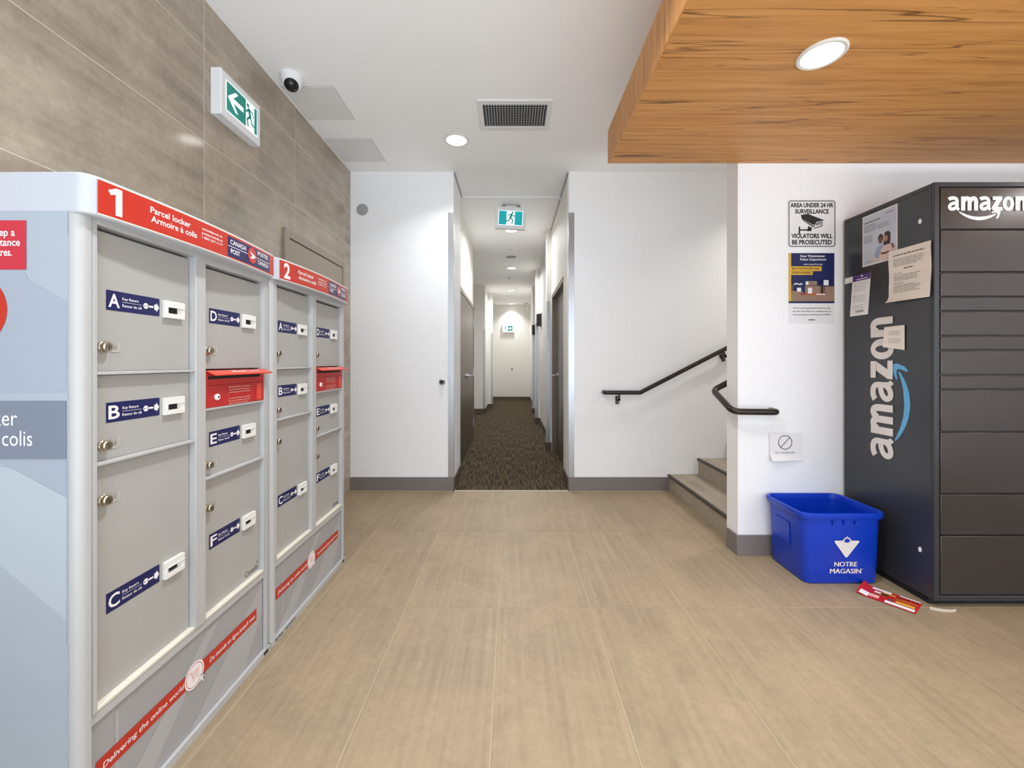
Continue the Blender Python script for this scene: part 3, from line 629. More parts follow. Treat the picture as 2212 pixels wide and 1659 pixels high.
def parcel_locker(Y0, W, num, label, serial, left_text):
    T = thing('parcel_locker', (XF-.25, Y0+W/2, 0), label, 'locker', 'parcel lockers along the tiled wall')
    fr = frame((XF, Y0, 0), (0, 1, 0), (0, 0, 1), (1, 0, 0))          # x along the front, y up, z out of the front
    zt = 1.536; zb = .35
    A = (.045, .361); Bc = (.405, W-.037)
    MB(fr).use(LGREY).box(.004, W-.004, .02, 1.55, -.495, -.045).obj('carcass', T)
    # rounded corner posts (plan profile extruded up)
    up = frame((XF, Y0, 0), (0, 1, 0), (1, 0, 0), (0, 0, 1))
    r = .020; arc = [(r-r*math.cos(t), -r+r*math.sin(t)) for t in [PI/2*i/8 for i in range(9)]]
    MB(up).use(LFRAME).prism([(0, -.046)]+arc+[(.029, 0), (.029, -.046)], .0, 1.552).obj('corner_post', T)
    MB(up).use(LFRAME).prism([(W-.030, 0), (W-r, 0)]+[(W-x, y) for x, y in arc[::-1]]+[(W, -.046), (W-.030, -.046)], .0, 1.552).obj('corner_post', T)
    fb = lambda *bx: MB(fr).use(LFRAME).box(*bx).obj('frame_bar', T, bev=.002)
    fb(.033, .046, .345, 1.55, -.045, -.002); fb(.361, .405, .345, 1.55, -.045, -.001); fb(W-.037, W-.0325, .345, 1.55, -.045, -.002)
    MB(fr).use(GROOVE).box(.029, .033, .02, 1.55, -.045, -.012).obj('frame_groove', T); MB(fr).use(GROOVE).box(W-.0325, W-.030, .02, 1.55, -.045, -.012).obj('frame_groove', T)
    MB(fr).use(GROOVE).box(.046, W-.037, .345, zt, -.0453, -.0446).obj('door_gap', T)  # grey sheet puts the shadow in the door gaps into colour
    MB(fr).use(GROOVE).box(.005, W-.005, 1.5485, 1.5525, -.04, .004).obj('cap_gap', T)
    fb(.046, .361, zt, 1.552, -.045, -.002); fb(.405, W-.037, zt-.012, 1.552, -.045, -.002)
    fb(.030, W-.030, .318, .345, -.045, -.006)
    # doors
    def door(col, z0, z1, ch, lab, lock):
        a0, a1 = col
        d = MB(fr).use(LGREY).box(a0+.002, a1-.0025, z0+.004, z1-(.008 if z1 > 1.5 else .0055), -.044, -.022).obj('door', T, bev=.0015)
        f2 = frame((XF-.022, Y0, 0), (0, 1, 0), (0, 0, 1), (1, 0, 0))
        key_label(f2, d, a0+.042, lab, ch); key_slot(f2, d, a0+.212, lab-.002); cam_lock(f2, d, a0+.033, lock); lock_tag(f2, d, a0+.054, lock-.012, ch)
        return d
    door(A, 1.172, zt, 'A', 1.333, 1.238); door(A, .948, 1.172, 'B', 1.045, .990); door(A, zb, .948, 'C', .559, .852)
    door(Bc, 1.172, zt-.012, 'D', 1.333, 1.238); door(Bc, .811, 1.042, 'E', .910, .852); f = door(Bc, zb, .811, 'F', .560, .706)
    f2 = frame((XF-.022, Y0, 0), (0, 1, 0), (0, 0, 1), (1, 0, 0))
    mb = MB(f2).use(INK2); mb.text('Canada', W-.037-.092, .366, .020, .0008, .0, w=.08); mb.rect(W-.037-.020, W-.037-.0185, .387, .396, .0008); mb.rect(W-.037-.018, W-.037-.012, .390, .396, .0008); mb.obj('wordmark', f, smooth=False)
    for (a0, a1), z in ((A, 1.172), (A, .948), (Bc, .811), (Bc, 1.042)):
        MB(fr).use(LFRAME).box(a0, a1, z-.004, z+.004, -.044, -.004).obj('cross_rail', T, bev=.0015)
    for a0, a1 in (A, Bc):
        MB(fr).use(CREAM).box(a0, a1, .345, .354, -.044, -.004).obj('bottom_rail', T, bev=.0015)
    # red letter slot
    m = MB(fr).use(RED2).box(Bc[0]+.001, Bc[1]-.001, 1.046, 1.168, -.044, -.003).obj('mail_slot', T, bev=.002)
    mb = MB(fr).use(RED3); mb.loft([[(Bc[0]+.004, 1.172, -.004), (Bc[1]-.002, 1.172, -.004), (Bc[1]-.002, 1.168, -.004), (Bc[0]+.004, 1.168, -.004)],
                                   [(Bc[0]+.004, 1.160, .028), (Bc[1]+.006, 1.160, .028), (Bc[1]+.006, 1.154, .028), (Bc[0]+.004, 1.154, .028)]])
    mb.use(PRINT)
    nrm = Vector((1.0, 0, .032/.012)); sl = lambda p, q: fr(p, 1.172-.012*q/.032+.0009, -.004+q)
    f3 = lambda x, y, z=0: sl(x, y)
    mb2 = MB(f3).use(PRINT); mb2.add([(Bc[0]+.115+x, .006+y, 0) for x, y in ((0, .018), (.055, .018), (.055, .002), (0, .002))], [(0, 1, 2, 3)][:0])
    def ft(t, x, w):
        vs, fs = text_mesh(t, .015); x0 = min(v[0] for v in vs); x1 = max(v[0] for v in vs)
        mb2.add([(x+(v[0]-x0)/(x1-x0)*w, .022-v[1]*.018, 0) for v in vs], fs)
    ft('Mail', Bc[0]+.11, .05); ft('Courrier', Bc[0]+.195, .07)
    mb2.disc(Bc[0]+.176, .016, .007, 0, 14)
    fo = mb.obj('flap', m, bev=.0015); mb2.obj('flap_lettering', m, smooth=False)
    MB(fr).use(DARK).rect(Bc[0]+.012, Bc[1]-.03, 1.142, 1.152, -.0025).obj('slot_opening', m)
    MB(fr).use(BLACK).rect(Bc[0]+.002, Bc[1]-.002, 1.1195, 1.1215, -.0025).obj('seam', m, mats=[MATS['mailslot_dark']])
    mb = MB(fr).use(PRINT); mb.lathe(Bc[0]+.052, 1.080, [(.011, -.003), (.011, .002), (.008, .004)], 20); mb.use(DARK).disc(Bc[0]+.052, 1.080, .004, .0045, 10); mb.obj('lock', m)
    mb = MB(fr).use(PINK)
    for k, (tx, w) in enumerate((('Mail deposited here is collected on', .125), ('business days only. Parcel keys are', .118), ('to be returned in the slots above', .122), ('Le courrier déposé ici est ramassé', .122), ('les jours ouvrables seulement', .120), ('retour des clés aux fentes', .108))):
        mb.text(tx, Bc[0]+.112, 1.1075-.0092*k-(.0125 if k > 2 else 0), .0056, -.0018, .006, w=w)
    mb.obj('notice_lettering', m, smooth=False)
    MB(fr).use(RED3).box(Bc[1]-.050, Bc[1]-.020, 1.050, 1.114, -.003, -.0005).obj('edge_panel', m, bev=.001)
    # base panel with slogan
    bp = MB(fr).use(LBASE).box(.030, W-.030, .026, .316, -.045, -.012).obj('base_panel', T)
    mb = MB(fr).use(LBASE2); q = -.0112
    mb.pg([(.06, .026), (.20, .026), (W*.62, .30), (W*.56, .30)], q); mb.pg([(W*.45, .026), (W*.80, .026), (W-.04, .18), (W-.04, .30)], q); mb.pg([(.10, .06), (.11, .06), (.11, .3), (.10, .3)], q)
    mb.obj('pale_ray', bp, smooth=False)
    mb = MB(fr).use(RED); q = -.0104
    mb.rect(.05, W-.075, .172, .218, q); mb.use(PRINT); q2 = -.0096
    mb.text('Delivering the online world', .066, .187, .015, q2, .012, w=.255, shear=.15); mb.text("Du monde en ligne jusqu'à vous", W*.5+.05, .187, .015, q2, .012, w=W-.075-.012-(W*.5+.05), shear=.15)
    c = W*.478; mb.disc(c, .196, .041, q2, 32); mb.use(RED).ring(c, .196, .034, .0355, q2+.0006, 32); mb.use(PINK)
    mb.stroke([(c-.022, .212), (c-.014, .212), (c-.008, .190), (c+.016, .190)], .003, q2+.0008)
    for i in range(3): mb.rect(c-.008, c+.019, .196+.006*i, .1985+.006*i, q2+.0008)
    mb.disc(c-.004, .182, .003, q2+.0008, 8); mb.disc(c+.012, .182, .003, q2+.0008, 8)
    mb.use(PRINT).pg([(c+.020, .180), (c+.045, .168), (c+.034, .164), (c+.040, .152), (c+.034, .150), (c+.029, .162), (c+.020, .156)], q2+.0012)
    mb.use(BLACK).stroke([(c+.020, .180), (c+.045, .168), (c+.034, .164), (c+.040, .152)], .0015, q2+.0016)
    mb.obj('slogan_strip', bp, smooth=False)
    k = MB(fr).use(LFRAME).box(.0, W, .0, .024, -.04, .001).obj('kick_plate', T)
    mb = MB(fr).use(BLACK)
    if serial: mb.text(serial, .03, .007, .011, .0022, .01, w=.16, xs=1)
    mb.rect(W-.045, W-.015, .006, .018, .0022); mb.obj('serial_print', k, smooth=False)
    # bowed header cap with red banner
    def bow(s): return .020+.026*(1-(2*s/W-1)**2)
    n = 16; pts = [(0, -.49)]+[(.024-.028*math.cos(t), bow(0)-.028+.028*math.sin(t)) for t in [PI/2*i/6 for i in range(6)]]
    pts += [(s, bow(s)) for s in [.024+(W-.048)*i/n for i in range(n+1)]]
    pts += [(W-p[0], p[1]) for p in pts[1:7][::-1]]+[(W, -.49)]
    mb = MB(up).use(LCAP); mb.prism(pts, 1.548, 1.643); cap = mb.obj('header_cap', T, bev=.004)
    cf = lambda s, z, c=0.0: Vector((XF+bow(s)+.0008+c, Y0+s, z))
    mb = MB(cf).use(CREAM)
    def strip(s0, s1, z0, z1, c, n=20):
        for i in range(n):
            a, b = s0+(s1-s0)*i/n, s0+(s1-s0)*(i+1)/n; mb.rect(a, b, z0, z1, c)
    s0, s1 = .020, W-.014
    strip(s0, s1, 1.552, 1.6385, 0); mb.use(RED); strip(s0, s1, 1.5555, 1.635, .0004)
    z = .0010; mb.use(PRINT)
    
    if num == '1': mb.pg([(.059, 1.562), (.075, 1.562), (.075, 1.629), (.061, 1.629), (.042, 1.6185), (.048, 1.608), (.059, 1.613)], z)
    else: mb.glyph(num, .046, .088, 1.562, 1.629, z, .03)
    mb.text('Parcel locker', .148, 1.602, .0165, z, .018, w=.130); mb.text('Armoire à colis', .150, 1.578, .0165, z, .018, w=.152)
    for i, (tx, w) in enumerate((('canadapost.ca', .09), ('postescanada.ca', .092), ('1 800 267-1177', .092))): mb.text(tx, .322, 1.6115-.0135*i, .0075, z, .012, w=w)
    mb.use(NAVY); strip(.440, .715, 1.560, 1.628, .0008, 10); mb.use(PRINT); z = .0014
    mb.text('CANADA', .452, 1.604, .0155, z, .02, w=.092); mb.text('POST', .454, 1.573, .0155, z, .02, w=.052)
    mb.text('POSTES', .620, 1.608, .0150, z, .02, w=.080); mb.text('CANADA', .620, 1.575, .0150, z, .02, w=.084)
    mb.rect(.441, .556, 1.5948, 1.597, z); mb.rect(.610, .714, 1.5948, 1.597, z)
    bird(mb, .582, 1.596, .029, .0018, RED, PRINT)
    mb.obj('banner', T, smooth=False)
    return T, fr
mat('mailslot_dark', (130, 18, 20), 0.5)
L1, f1 = parcel_locker(.970, .767, '1', 'nearest grey parcel locker with red banner number 1', None, '')
L2, f2_ = parcel_locker(1.747, .772, '2', 'farther grey parcel locker with red banner number 2', 'E5L 5235', '')
# printed near side of locker 1
fs = frame((0, .970-.004, 0), (1, 0, 0), (0, 0, 1), (0, -1, 0))
sp = MB(fs).use(LSIDE).box(-1.50, -1.03, .02, 1.55, -.006, 0).obj('side_panel', L1)
mb = MB(fs).use(LSIDE3); z = .0006
mb.pg([(-1.42, 1.54), (-1.19, 1.54), (-1.12, 1.39), (-1.031, 1.34), (-1.031, 1.13), (-1.23, 1.13), (-1.36, 1.33)], z)
mb.use(LSIDE2).pg([(-1.50, .96), (-1.30, .972), (-1.16, .955), (-1.031, .885), (-1.031, .55), (-1.20, .65), (-1.38, .75), (-1.50, .79)], z)
mb.use(LSIDE3).pg([(-1.20, .971), (-1.031, .971), (-1.031, .888), (-1.13, .945)], z+.0003)
mb.use(LSIDE).pg([(-1.50, .78), (-1.38, .74), (-1.20, .645), (-1.031, .545), (-1.031, .60), (-1.20, .74), (-1.40, .86), (-1.50, .90)], z+.0003)
mb.obj('pale_ray', sp, smooth=False)
mb = MB(fs).use(CRIM); mb.rect(-1.345, -1.124, 1.414, 1.528, .0015); mb.use(PRINT); z = .0022
mb.text('Please keep a', -1.149, 1.492, .017, z, .018, 'R', w=.118); mb.text('safe distance', -1.137, 1.469, .017, z, .018, 'R', w=.110); mb.text('of two metres.', -1.156, 1.446, .017, z, .018, 'R', w=.110); mb.rect(-1.245, -1.186, 1.4275, 1.4295, z)
mb.obj('distance_sign', sp, smooth=False)
mb = MB(fs); bird(mb, -1.2538, 1.321, .086, .0015, RED, PRINT); mb.obj('round_emblem', sp, smooth=False)
mb = MB(fs).use(LBAND); mb.rect(-1.50, -1.031, .975, 1.110, .0013); mb.use(PRINT)
mb.text('Parcel locker', -1.144, 1.053, .036, .002, .0, 'R', w=.222); mb.text('Armoire à colis', -1.109, 1.006, .036, .002, .0, 'R', w=.252)
mb.obj('name_band', sp, smooth=False)

# ---------------------------------------------------------------- dark delivery locker
YA = 2.03; XA = 2.06; ZA = 2.0775; XA1 = 4.36
AL = thing('delivery_locker', ((XA+XA1)/2, (YA+YP)/2, 0), 'tall dark charcoal pickup locker with smile logo against white partition', 'locker')
B('cabinet', CHARS, (XA, XA1, YA+.012, YP-.016, .035, ZA), parent=AL, bev=.004)
B('base', DARK, (XA+.012, XA1, YA+.04, YP-.02, .0, .035), parent=AL)  # dark block stands in for the shadowed gap under the cabinet
B('frame', CHARS, (XA, XA+.026, YA, YA+.014, .035, ZA), (XA+.026, XA1, YA, YA+.014, ZA-.022, ZA), (XA+.026, XA1, YA, YA+.014, .035, .060), (XA+.49, XA+.51, YA, YA+.014, .06, ZA-.022), (XA+.974, XA+.994, YA, YA+.014, .06, ZA-.022), (XA+1.458, XA+1.478, YA, YA+.014, .06, ZA-.022), (XA1-.03, XA1, YA, YA+.014, .06, ZA-.022), parent=AL, bev=.0025)
fa = frame((0, YA, 0), (1, 0, 0), (0, 0, 1), (0, -1, 0))
zc = lambda y: 1.2-(y-782)/443.3
rows = [404, 496, 588, 641, 672, 725.5, 756.5, 810, 841, 932.6, 1066.5, 1156, 1285]
hdr = None
for c0, c1 in ((XA+.027, XA+.489), (XA+.511, XA+.973), (XA+.995, XA+1.457), (XA+1.479, XA1-.031)):
    for i, (ya, yb) in enumerate(zip(rows, rows[1:])):
        d = MB(fa).use(CHAR).box(c0+.0015, c1-.0015, zc(yb)+.003, zc(ya)-.0035, -.012, .003).obj('header_panel' if i == 0 else 'door', AL, bev=.003)
        if i == 0 and hdr is None: hdr = d
def smile_logo(mb, ox, oy, k, mw, msm, z, bold=.045):
    """lowercase wordmark with a swoosh arrow; ox, oy: left end and baseline, k: metres per unit"""
    X = lambda x: ox+(x-610)*k
    Yv = lambda y: oy+(720-y)*k
    mb.use(mw)
    nz = [z]
    def bez(P, n=7):
        out = []
        for i in range(0, len(P)-2, 2):
            for j in range(n+(i+3 >= len(P))):
                t = j/n; out.append(tuple(P[i][q]*(1-t)**2+2*P[i+1][q]*t*(1-t)+P[i+2][q]*t*t for q in (0, 1)))
        return out
    def rib(ox_, P, w0, w1=None):
        nz[0] += .00025; z = nz[0]
        P = [Vector(p) for p in P]; vs = []; w1 = w1 or w0
        for i, p in enumerate(P):
            d = (P[min(i+1, len(P)-1)]-P[max(i-1, 0)]).normalized(); w = w0+(w1-w0)*i/(len(P)-1)
            for sg in (1, -1): vs.append((X(ox_+p.x-sg*d.y*w/2), oy+(p.y+sg*d.x*w/2)*k, z))
        mb.add(vs, [(2*i, 2*i+1, 2*i+3, 2*i+2) for i in range(len(P)-1)])
    def bar(ox_, x0, x1, y0, y1):
        nz[0] += .00025; mb.rect(X(ox_+x0), X(ox_+x1), oy+y0*k, oy+y1*k, nz[0])
    for ox_ in (610, 1255):
        rib(ox_, bez([(24, 228), (60, 262), (125, 258), (196, 252), (194, 180), (192, 110), (196, 70), (200, 38), (232, 14)]), 74, 56)
        rib(ox_, bez([(196, 158), (120, 158), (76, 132), (36, 108), (38, 74), (44, 28), (95, 30), (160, 36), (192, 96)]), 66)
    bar(882, 0, 84, 0, 286); rib(882, bez([(60, 190), (80, 252), (128, 250), (172, 248), (172, 170), (172, 90), (172, 0)]), 80); rib(882, bez([(190, 190), (210, 252), (258, 250), (304, 248), (304, 170), (304, 90), (304, 0)]), 80)
    bar(1995, 0, 82, 0, 286); rib(1995, bez([(58, 190), (78, 252), (126, 250), (184, 248), (184, 165), (184, 85), (184, 0)]), 80)
    bar(1515, 12, 204, 216, 286); bar(1515, 2, 210, 0, 66); mb.pg([(X(1515+p), oy+q*k) for p, q in ((2, 66), (2, 40), (92, 40), (204, 218), (204, 240), (108, 240))], z+.0001)
    n = 32; cxo = X(1858)
    mb.add([(cxo+r_*k*math.cos(2*PI*i/n), oy+(143+h_*math.sin(2*PI*i/n))*k, z) for r_, h_ in ((118, 148), (40, 84)) for i in range(n)], [(i, (i+1) % n, n+(i+1) % n, n+i) for i in range(n)])
    mb.use(msm)
    lo = [(835, 745), (900, 800), (1000, 860), (1120, 902), (1240, 918), (1350, 910), (1450, 885), (1540, 842), (1610, 795)]
    hi = [(1595, 780), (1500, 815), (1400, 838), (1240, 850), (1120, 838), (1000, 805), (900, 762), (850, 738)]
    a = [(X(x), Yv(y)) for x, y in lo]; b = [(X(x), Yv(y)) for x, y in hi]
    b = b[::-1]
    # quads between the two edges
    vs = []; n = 14
    def samp(P, t):
        t *= len(P)-1; i = min(int(t), len(P)-2); u = t-i
        return (P[i][0]*(1-u)+P[i+1][0]*u, P[i][1]*(1-u)+P[i+1][1]*u)
    for i in range(n+1):
        p = samp(a, i/n); q = samp(b, i/n); vs += [(p[0], p[1], z), (q[0], q[1], z)]
    mb.add(vs, [(2*i, 2*i+2, 2*i+3, 2*i+1) for i in range(n)])
    ar = [(1515, 752), (1580, 722), (1660, 706), (1692, 720), (1690, 775), (1662, 850), (1622, 890), (1603, 880), (1632, 805), (1628, 766), (1580, 758), (1522, 772)]
    mb.pg([(X(x), Yv(y)) for x, y in ar], z)
mb = MB(fa); smile_logo(mb, 2.120, zc(455.6), 1/(9.535*443.3), LOGOL, LOGOL, .0045); mb.obj('lit_logo', hdr, smooth=False)
fsd = frame((XA, 0, 0), (0, -1, 0), (0, 0, 1), (-1, 0, 0))
# side wordmark reads upward: text x runs up, text y runs to the back of the cabinet
fup = frame((XA, 0, 0), (0, 0, 1), (0, 1, 0), (-1, 0, 0))
mb = MB(fup); smile_logo(mb, .665, 2.247, .782/1607, LOGOW, SMILE, .0012, .05); mb.obj('side_logo', AL, smooth=False)
for zz in (1.909, .255):
    mb = MB(fsd).use(PRINT); mb.prism(mb.circ(-2.10, zz, .008, 14, ry=.013), 0, .003); mb.obj('plug_cap', AL, smooth=False)
B('side_seam', DARK, (XA-.0006, XA+.001, YA+.02, YP-.02, ZA-.024, ZA-.021), parent=AL)

# pale peeled strip at the locker foot
t = [(2.10-.11*math.cos(a), 1.995+.10-.10*math.sin(a)*1.0, 0) for a in [PI*.27+PI*.33*i/10 for i in range(11)]]
mb = MB().use(TAPE)
mb.loft([[(x, y, .001), (x, y, .014), (x+.003, y+.002, .014), (x+.003, y+.002, .001)] for x, y, _ in t]); tag(mb.obj('edge_strip'), 'pale curled strip on floor under the dark locker corner', 'strip')

def rpoly_(P): return P
mat('photo_sofa', (206, 198, 196), 0.5); mat('photo_blue_shirt', (150, 166, 196), 0.5); mat('photo_skin_light', (176, 126, 106), 0.5)
# papers fixed to the side of the dark locker
def lines(mb, x0, x1, y, n, dy, h, z, rag=.25):
    for i in range(n):
        e = x1-(x1-x0)*rag*random.random(); x = x0
        while x < e:
            w = min(random.uniform(.006, .022), e-x); mb.rect(x, x+w, y-dy*i, y-dy*i+h, z); x += w+.0035
def sheet(name, fr, x0, x1, y0, y1, m, label, cat, group=None, z=.0012, wob=None, nx=8, ny=10):
    t = thing(name, fr((x0+x1)/2, y0, 0), label, cat, group)
    g = MB(fr).use(m); vs = []
    for j in range(ny+1):
        for i in range(nx+1):
            x = x0+(x1-x0)*i/nx; y = y0+(y1-y0)*j/ny; vs.append((x, y, z+(wob(i/nx, j/ny) if wob else 0)))
    fs = [(j*(nx+1)+i, j*(nx+1)+i+1, (j+1)*(nx+1)+i+1, (j+1)*(nx+1)+i) for j in range(ny) for i in range(nx)]
    g.add(vs, fs); o = g.obj('sheet', t)
    s = o.modifiers.new('thickness', 'SOLIDIFY'); s.thickness = .0004; s.offset = -1; s.use_rim = False
    return t
GP = 'papers stuck on the dark locker side'
t = sheet('flyer', fsd, -2.444, -2.222, 1.755, 2.046, PAPER, 'glossy flyer with photo of a couple on dark locker side', 'flyer', GP)
mb = MB(fsd).use(SKYP); x0, y0 = -2.444, 1.755; z = .0020
mb.rect(x0+.006, x0+.216, y0+.006, y0+.285, z); z += .0006
mb.use(MATS['photo_sofa']).pg([(x0+.05, y0+.006), (x0+.216, y0+.006), (x0+.216, y0+.075), (x0+.17, y0+.085), (x0+.08, y0+.06), (x0+.05, y0+.03)], z)
mb.use(MATS['photo_blue_shirt']).pg([(x0+.082, y0+.05), (x0+.10, y0+.088), (x0+.118, y0+.098), (x0+.135, y0+.09), (x0+.135, y0+.03), (x0+.09, y0+.03)], z+.0003)
mb.use(SHIRT).pg([(x0+.105, y0+.010), (x0+.125, y0+.075), (x0+.145, y0+.095), (x0+.172, y0+.093), (x0+.190, y0+.07), (x0+.192, y0+.012)], z+.0005)
mb.use(HAIR); mb.pg(rpoly_([(x0+.138, y0+.09), (x0+.180, y0+.09), (x0+.182, y0+.150), (x0+.168, y0+.163), (x0+.148, y0+.160)]), z+.0006); mb.disc(x0+.122, y0+.135, .016, z+.0006, 16, .024)
mb.use(SKIN); mb.disc(x0+.121, y0+.124, .012, z+.0009, 16, .019); mb.use(MATS['photo_skin_light']).disc(x0+.155, y0+.125, .0115, z+.0009, 16, .017)
mb.use(SKIN).stroke([(x0+.125, y0+.05), (x0+.150, y0+.045), (x0+.17, y0+.05)], .010, z+.0009); mb.stroke([(x0+.192, y0+.085), (x0+.200, y0+.065)], .012, z+.0009)
mb.obj('photo', t, smooth=False)
mb = MB(fsd).use(INK2); z = .0032
lines(mb, x0+.015, x0+.12, y0+.245, 1, .01, .006, z, 0); mb.use(INK); lines(mb, x0+.015, x0+.10, y0+.230, 6, .0075, .0028, z); lines(mb, x0+.105, x0+.18, y0+.215, 4, .0075, .0028, z); lines(mb, x0+.015, x0+.07, y0+.17, 6, .0075, .0028, z); lines(mb, x0+.15, x0+.20, y0+.262, 1, .01, .005, z, 0)
mb.use(INK); lines(mb, x0+.02, x0+.08, y0+.02, 1, .01, .004, z, 0); stuff(mb.obj('print', t, smooth=False))
def wl_(i, j): return .004*math.sin(3.1*i+2*j)+(.020*(1-j/.14)**2 if j < .14 else 0)*(1.2-i)+.002*math.sin(9*j)+.005
t = sheet('letter', fsd, -2.262, -2.040, 1.520, 1.797, PAPERW, 'wavy printed letter overlapping the couple flyer, bottom edge curling', 'letter', GP, .004, wl_, 12, 16)
mb = MB(lambda x, y, zz=0: fsd(x, y, .004+wl_((x+2.262)/.222, (y-1.52)/.277)+zz)).use(INK); x0, y0 = -2.262, 1.52
z = .0012
mb.use(INK2); lines(mb, x0+.03, x0+.19, y0+.243, 1, .01, .005, z, 0); mb.use(INK); lines(mb, x0+.03, x0+.19, y0+.222, 5, .0085, .003, z); mb.use(INK2); lines(mb, x0+.085, x0+.135, y0+.168, 1, .01, .005, z, 0); mb.use(INK)
lines(mb, x0+.03, x0+.075, y0+.147, 1, .01, .003, z, 0); lines(mb, x0+.03, x0+.19, y0+.135, 4, .0085, .003, z); lines(mb, x0+.03, x0+.09, y0+.094, 1, .01, .004, z, 0); lines(mb, x0+.03, x0+.18, y0+.082, 5, .0085, .003, z)
stuff(mb.obj('print', t, smooth=False))
ca, sa = math.cos(math.radians(5)), math.sin(math.radians(5))
fcd = frame(fsd(-2.44, 1.478, 0), (0, -ca, sa), (0, sa, ca), (-1, 0, 0)); fcd = frame(fsd(-2.535, 1.476, 0), (0, -ca, .0), (0, -sa, ca), (-1, 0, 0))
t = sheet('door_tag', fcd, 0, .128, 0, .242, PAPER, 'narrow delivery notice with purple header taped on dark locker side', 'notice', GP)
mb = MB(fcd).use(PURPLE); mb.rect(0, .128, .205, .242, .0020); mb.use(PRINT); lines(mb, .03, .11, .212, 1, .01, .005, .0026, 0); mb.disc(.068, .231, .008, .0026, 12, .005); mb.obj('purple_header', t, smooth=False)
mb = MB(fcd).use(INK); lines(mb, .015, .11, .19, 5, .011, .002, .0020, .1); lines(mb, .015, .11, .115, 4, .011, .002, .0020, .1); lines(mb, .015, .10, .06, 3, .009, .002, .0020, .2)
mb.use(INK2)
for i in range(16): mb.rect(.04+.0035*i, .04+.0035*i+(.001 if i % 3 else .002), .018, .032, .0022)
mb.rect(.022, .027, .119, .122, .0022); mb.rect(.022, .027, .108, .111, .0022); stuff(mb.obj('print', t, smooth=False))
MB(fcd).use(PAPER).rect(-.055, .004, .205, .240, .0032).obj('tape_tab', t)
def wr_(i, j): return .002+.022*max(0, .55-i)**1.3+.006*j*math.sin(3*i)
frc = frame(fsd(-2.30, 1.262, 0), (0, -1, 0), (0, -.0, 1), (-1, 0, 0))
rc = lambda x, y, z=0: frc(x+.004+.010*(y/.13)*(1-x/.12), y*(1-.18*(1-x/.12))+.02*(1-x/.12), z)
t = sheet('receipt', rc, 0, .118, 0, .132, PAPERW, 'small curled receipt covering part of the vertical side lettering', 'receipt', GP, .003, wr_, 8, 8)
mb = MB(lambda x, y, zz=0: rc(x, y, .003+wr_(x/.118, y/.132)+zz)).use(INK); lines(mb, .03, .10, .10, 3, .010, .0025, .0012, .2); lines(mb, .03, .10, .055, 3, .010, .0025, .0012, .3); stuff(mb.obj('print', t, smooth=False))

# ---------------------------------------------------------------- notices on the partition wall
fw = frame((0, YP, 0), (1, 0, 0), (0, 0, 1), (0, -1, 0))
x0, x1, y0, y1 = 1.716, 2.022, 1.9095, 2.2124
t = thing('surveillance_sign', fw(1.869, 1.91), 'square white surveillance warning sign with camera drawing on white wall', 'sign')
mb = MB(fw).use(PAPER); mb.prism(mb.rrect(x0, x1, y0, y1, .02), 0, .003); mb.obj('plate', t)
mb = MB(fw).use(BLACK); P = mb.rrect(x0+.008, x1-.008, y0+.008, y1-.008, .016); Q = mb.rrect(x0+.0125, x1-.0125, y0+.0125, y1-.0125, .012); n = len(P)
mb.add([(p[0], p[1], .0036) for p in P+Q], [(i, (i+1) % n, n+(i+1) % n, n+i) for i in range(n)])
cx = (x0+x1)/2; z = .0036
mb.text('AREA UNDER 24 HR', cx, y1-.049, .026, z, .035, 'C', w=.268); mb.text('SURVEILLANCE', cx, y1-.088, .026, z, .035, 'C', w=.210)
mb.text('VIOLATORS WILL', cx, y0+.062, .027, z, .035, 'C', w=.256); mb.text('BE PROSECUTED', cx, y0+.023, .027, z, .035, 'C', w=.248)
k = .303/410.0; S = lambda pts: [(x0+(x-168)*k, y1-(y-208)*k) for x, y in pts]      # drawing traced on a 410-unit square
mb.pg(S([(282, 340), (340, 330), (482, 385), (415, 398), (388, 425), (290, 372)]), z); mb.pg(S([(290, 372), (388, 432), (388, 446), (300, 385)]), z)
mb.stroke(S([(394, 440), (400, 412), (462, 398), (460, 432), (394, 452)]), .005, z); mb.pg(S([(345, 432), (378, 452), (368, 476), (334, 476)]), z); mb.stroke(S([(342, 466), (272, 466)]), .008, z); mb.stroke(S([(270, 440), (270, 497)]), .009, z)
mb.pg(S([(405, 422), (420, 412), (420, 432)]), z); mb.pg(S([(455, 414), (440, 406), (440, 424)]), z); q = S([(430, 418)])[0]; mb.ring(q[0], q[1], .003, .006, z, 14)
stuff(mb.obj('lettering', t, smooth=False))

x0, x1, y0, y1 = 1.725, 2.010, 1.439, 1.878
t = sheet('police_poster', fw, x0, x1, y0, y1, PAPER, 'navy and yellow police poster showing cardboard boxes on white wall', 'poster', None, .0012, None, 2, 2)
ym = 1.566; w = x1-x0; mb = MB(fw); z = .0018
mb.use(NAVY2).rect(x0, x1, ym, y1, z); mb.use(YEL).rect(x0, x0+.016, ym+.012, y1, z+.0005)
mb.rect(x0+.016, x0+.205, y1-.112, y1-.082, z+.0005); mb.rect(x0+.016, x0+.150, y1-.136, y1-.110, z+.0005); mb.obj('colour_print', t, smooth=False)
mb = MB(fw).use(PRINT); z = .0030
mb.text('New Westminster', x0+.150, y1-.025, .014, z, .02, 'C', w=.155); mb.text('Police Department', x0+.152, y1-.046, .014, z, .02, 'C', w=.162); mb.text('www.nwpolice.org', x0+.150, y1-.073, .009, z, .012, 'C', w=.118)
mb.use(BLACK); mb.text('BAIT PACKAGES ARE', x0+.020, y1-.102, .012, z, .015, w=.170); mb.text('EVERYWHERE', x0+.020, y1-.129, .012, z, .015, w=.118)
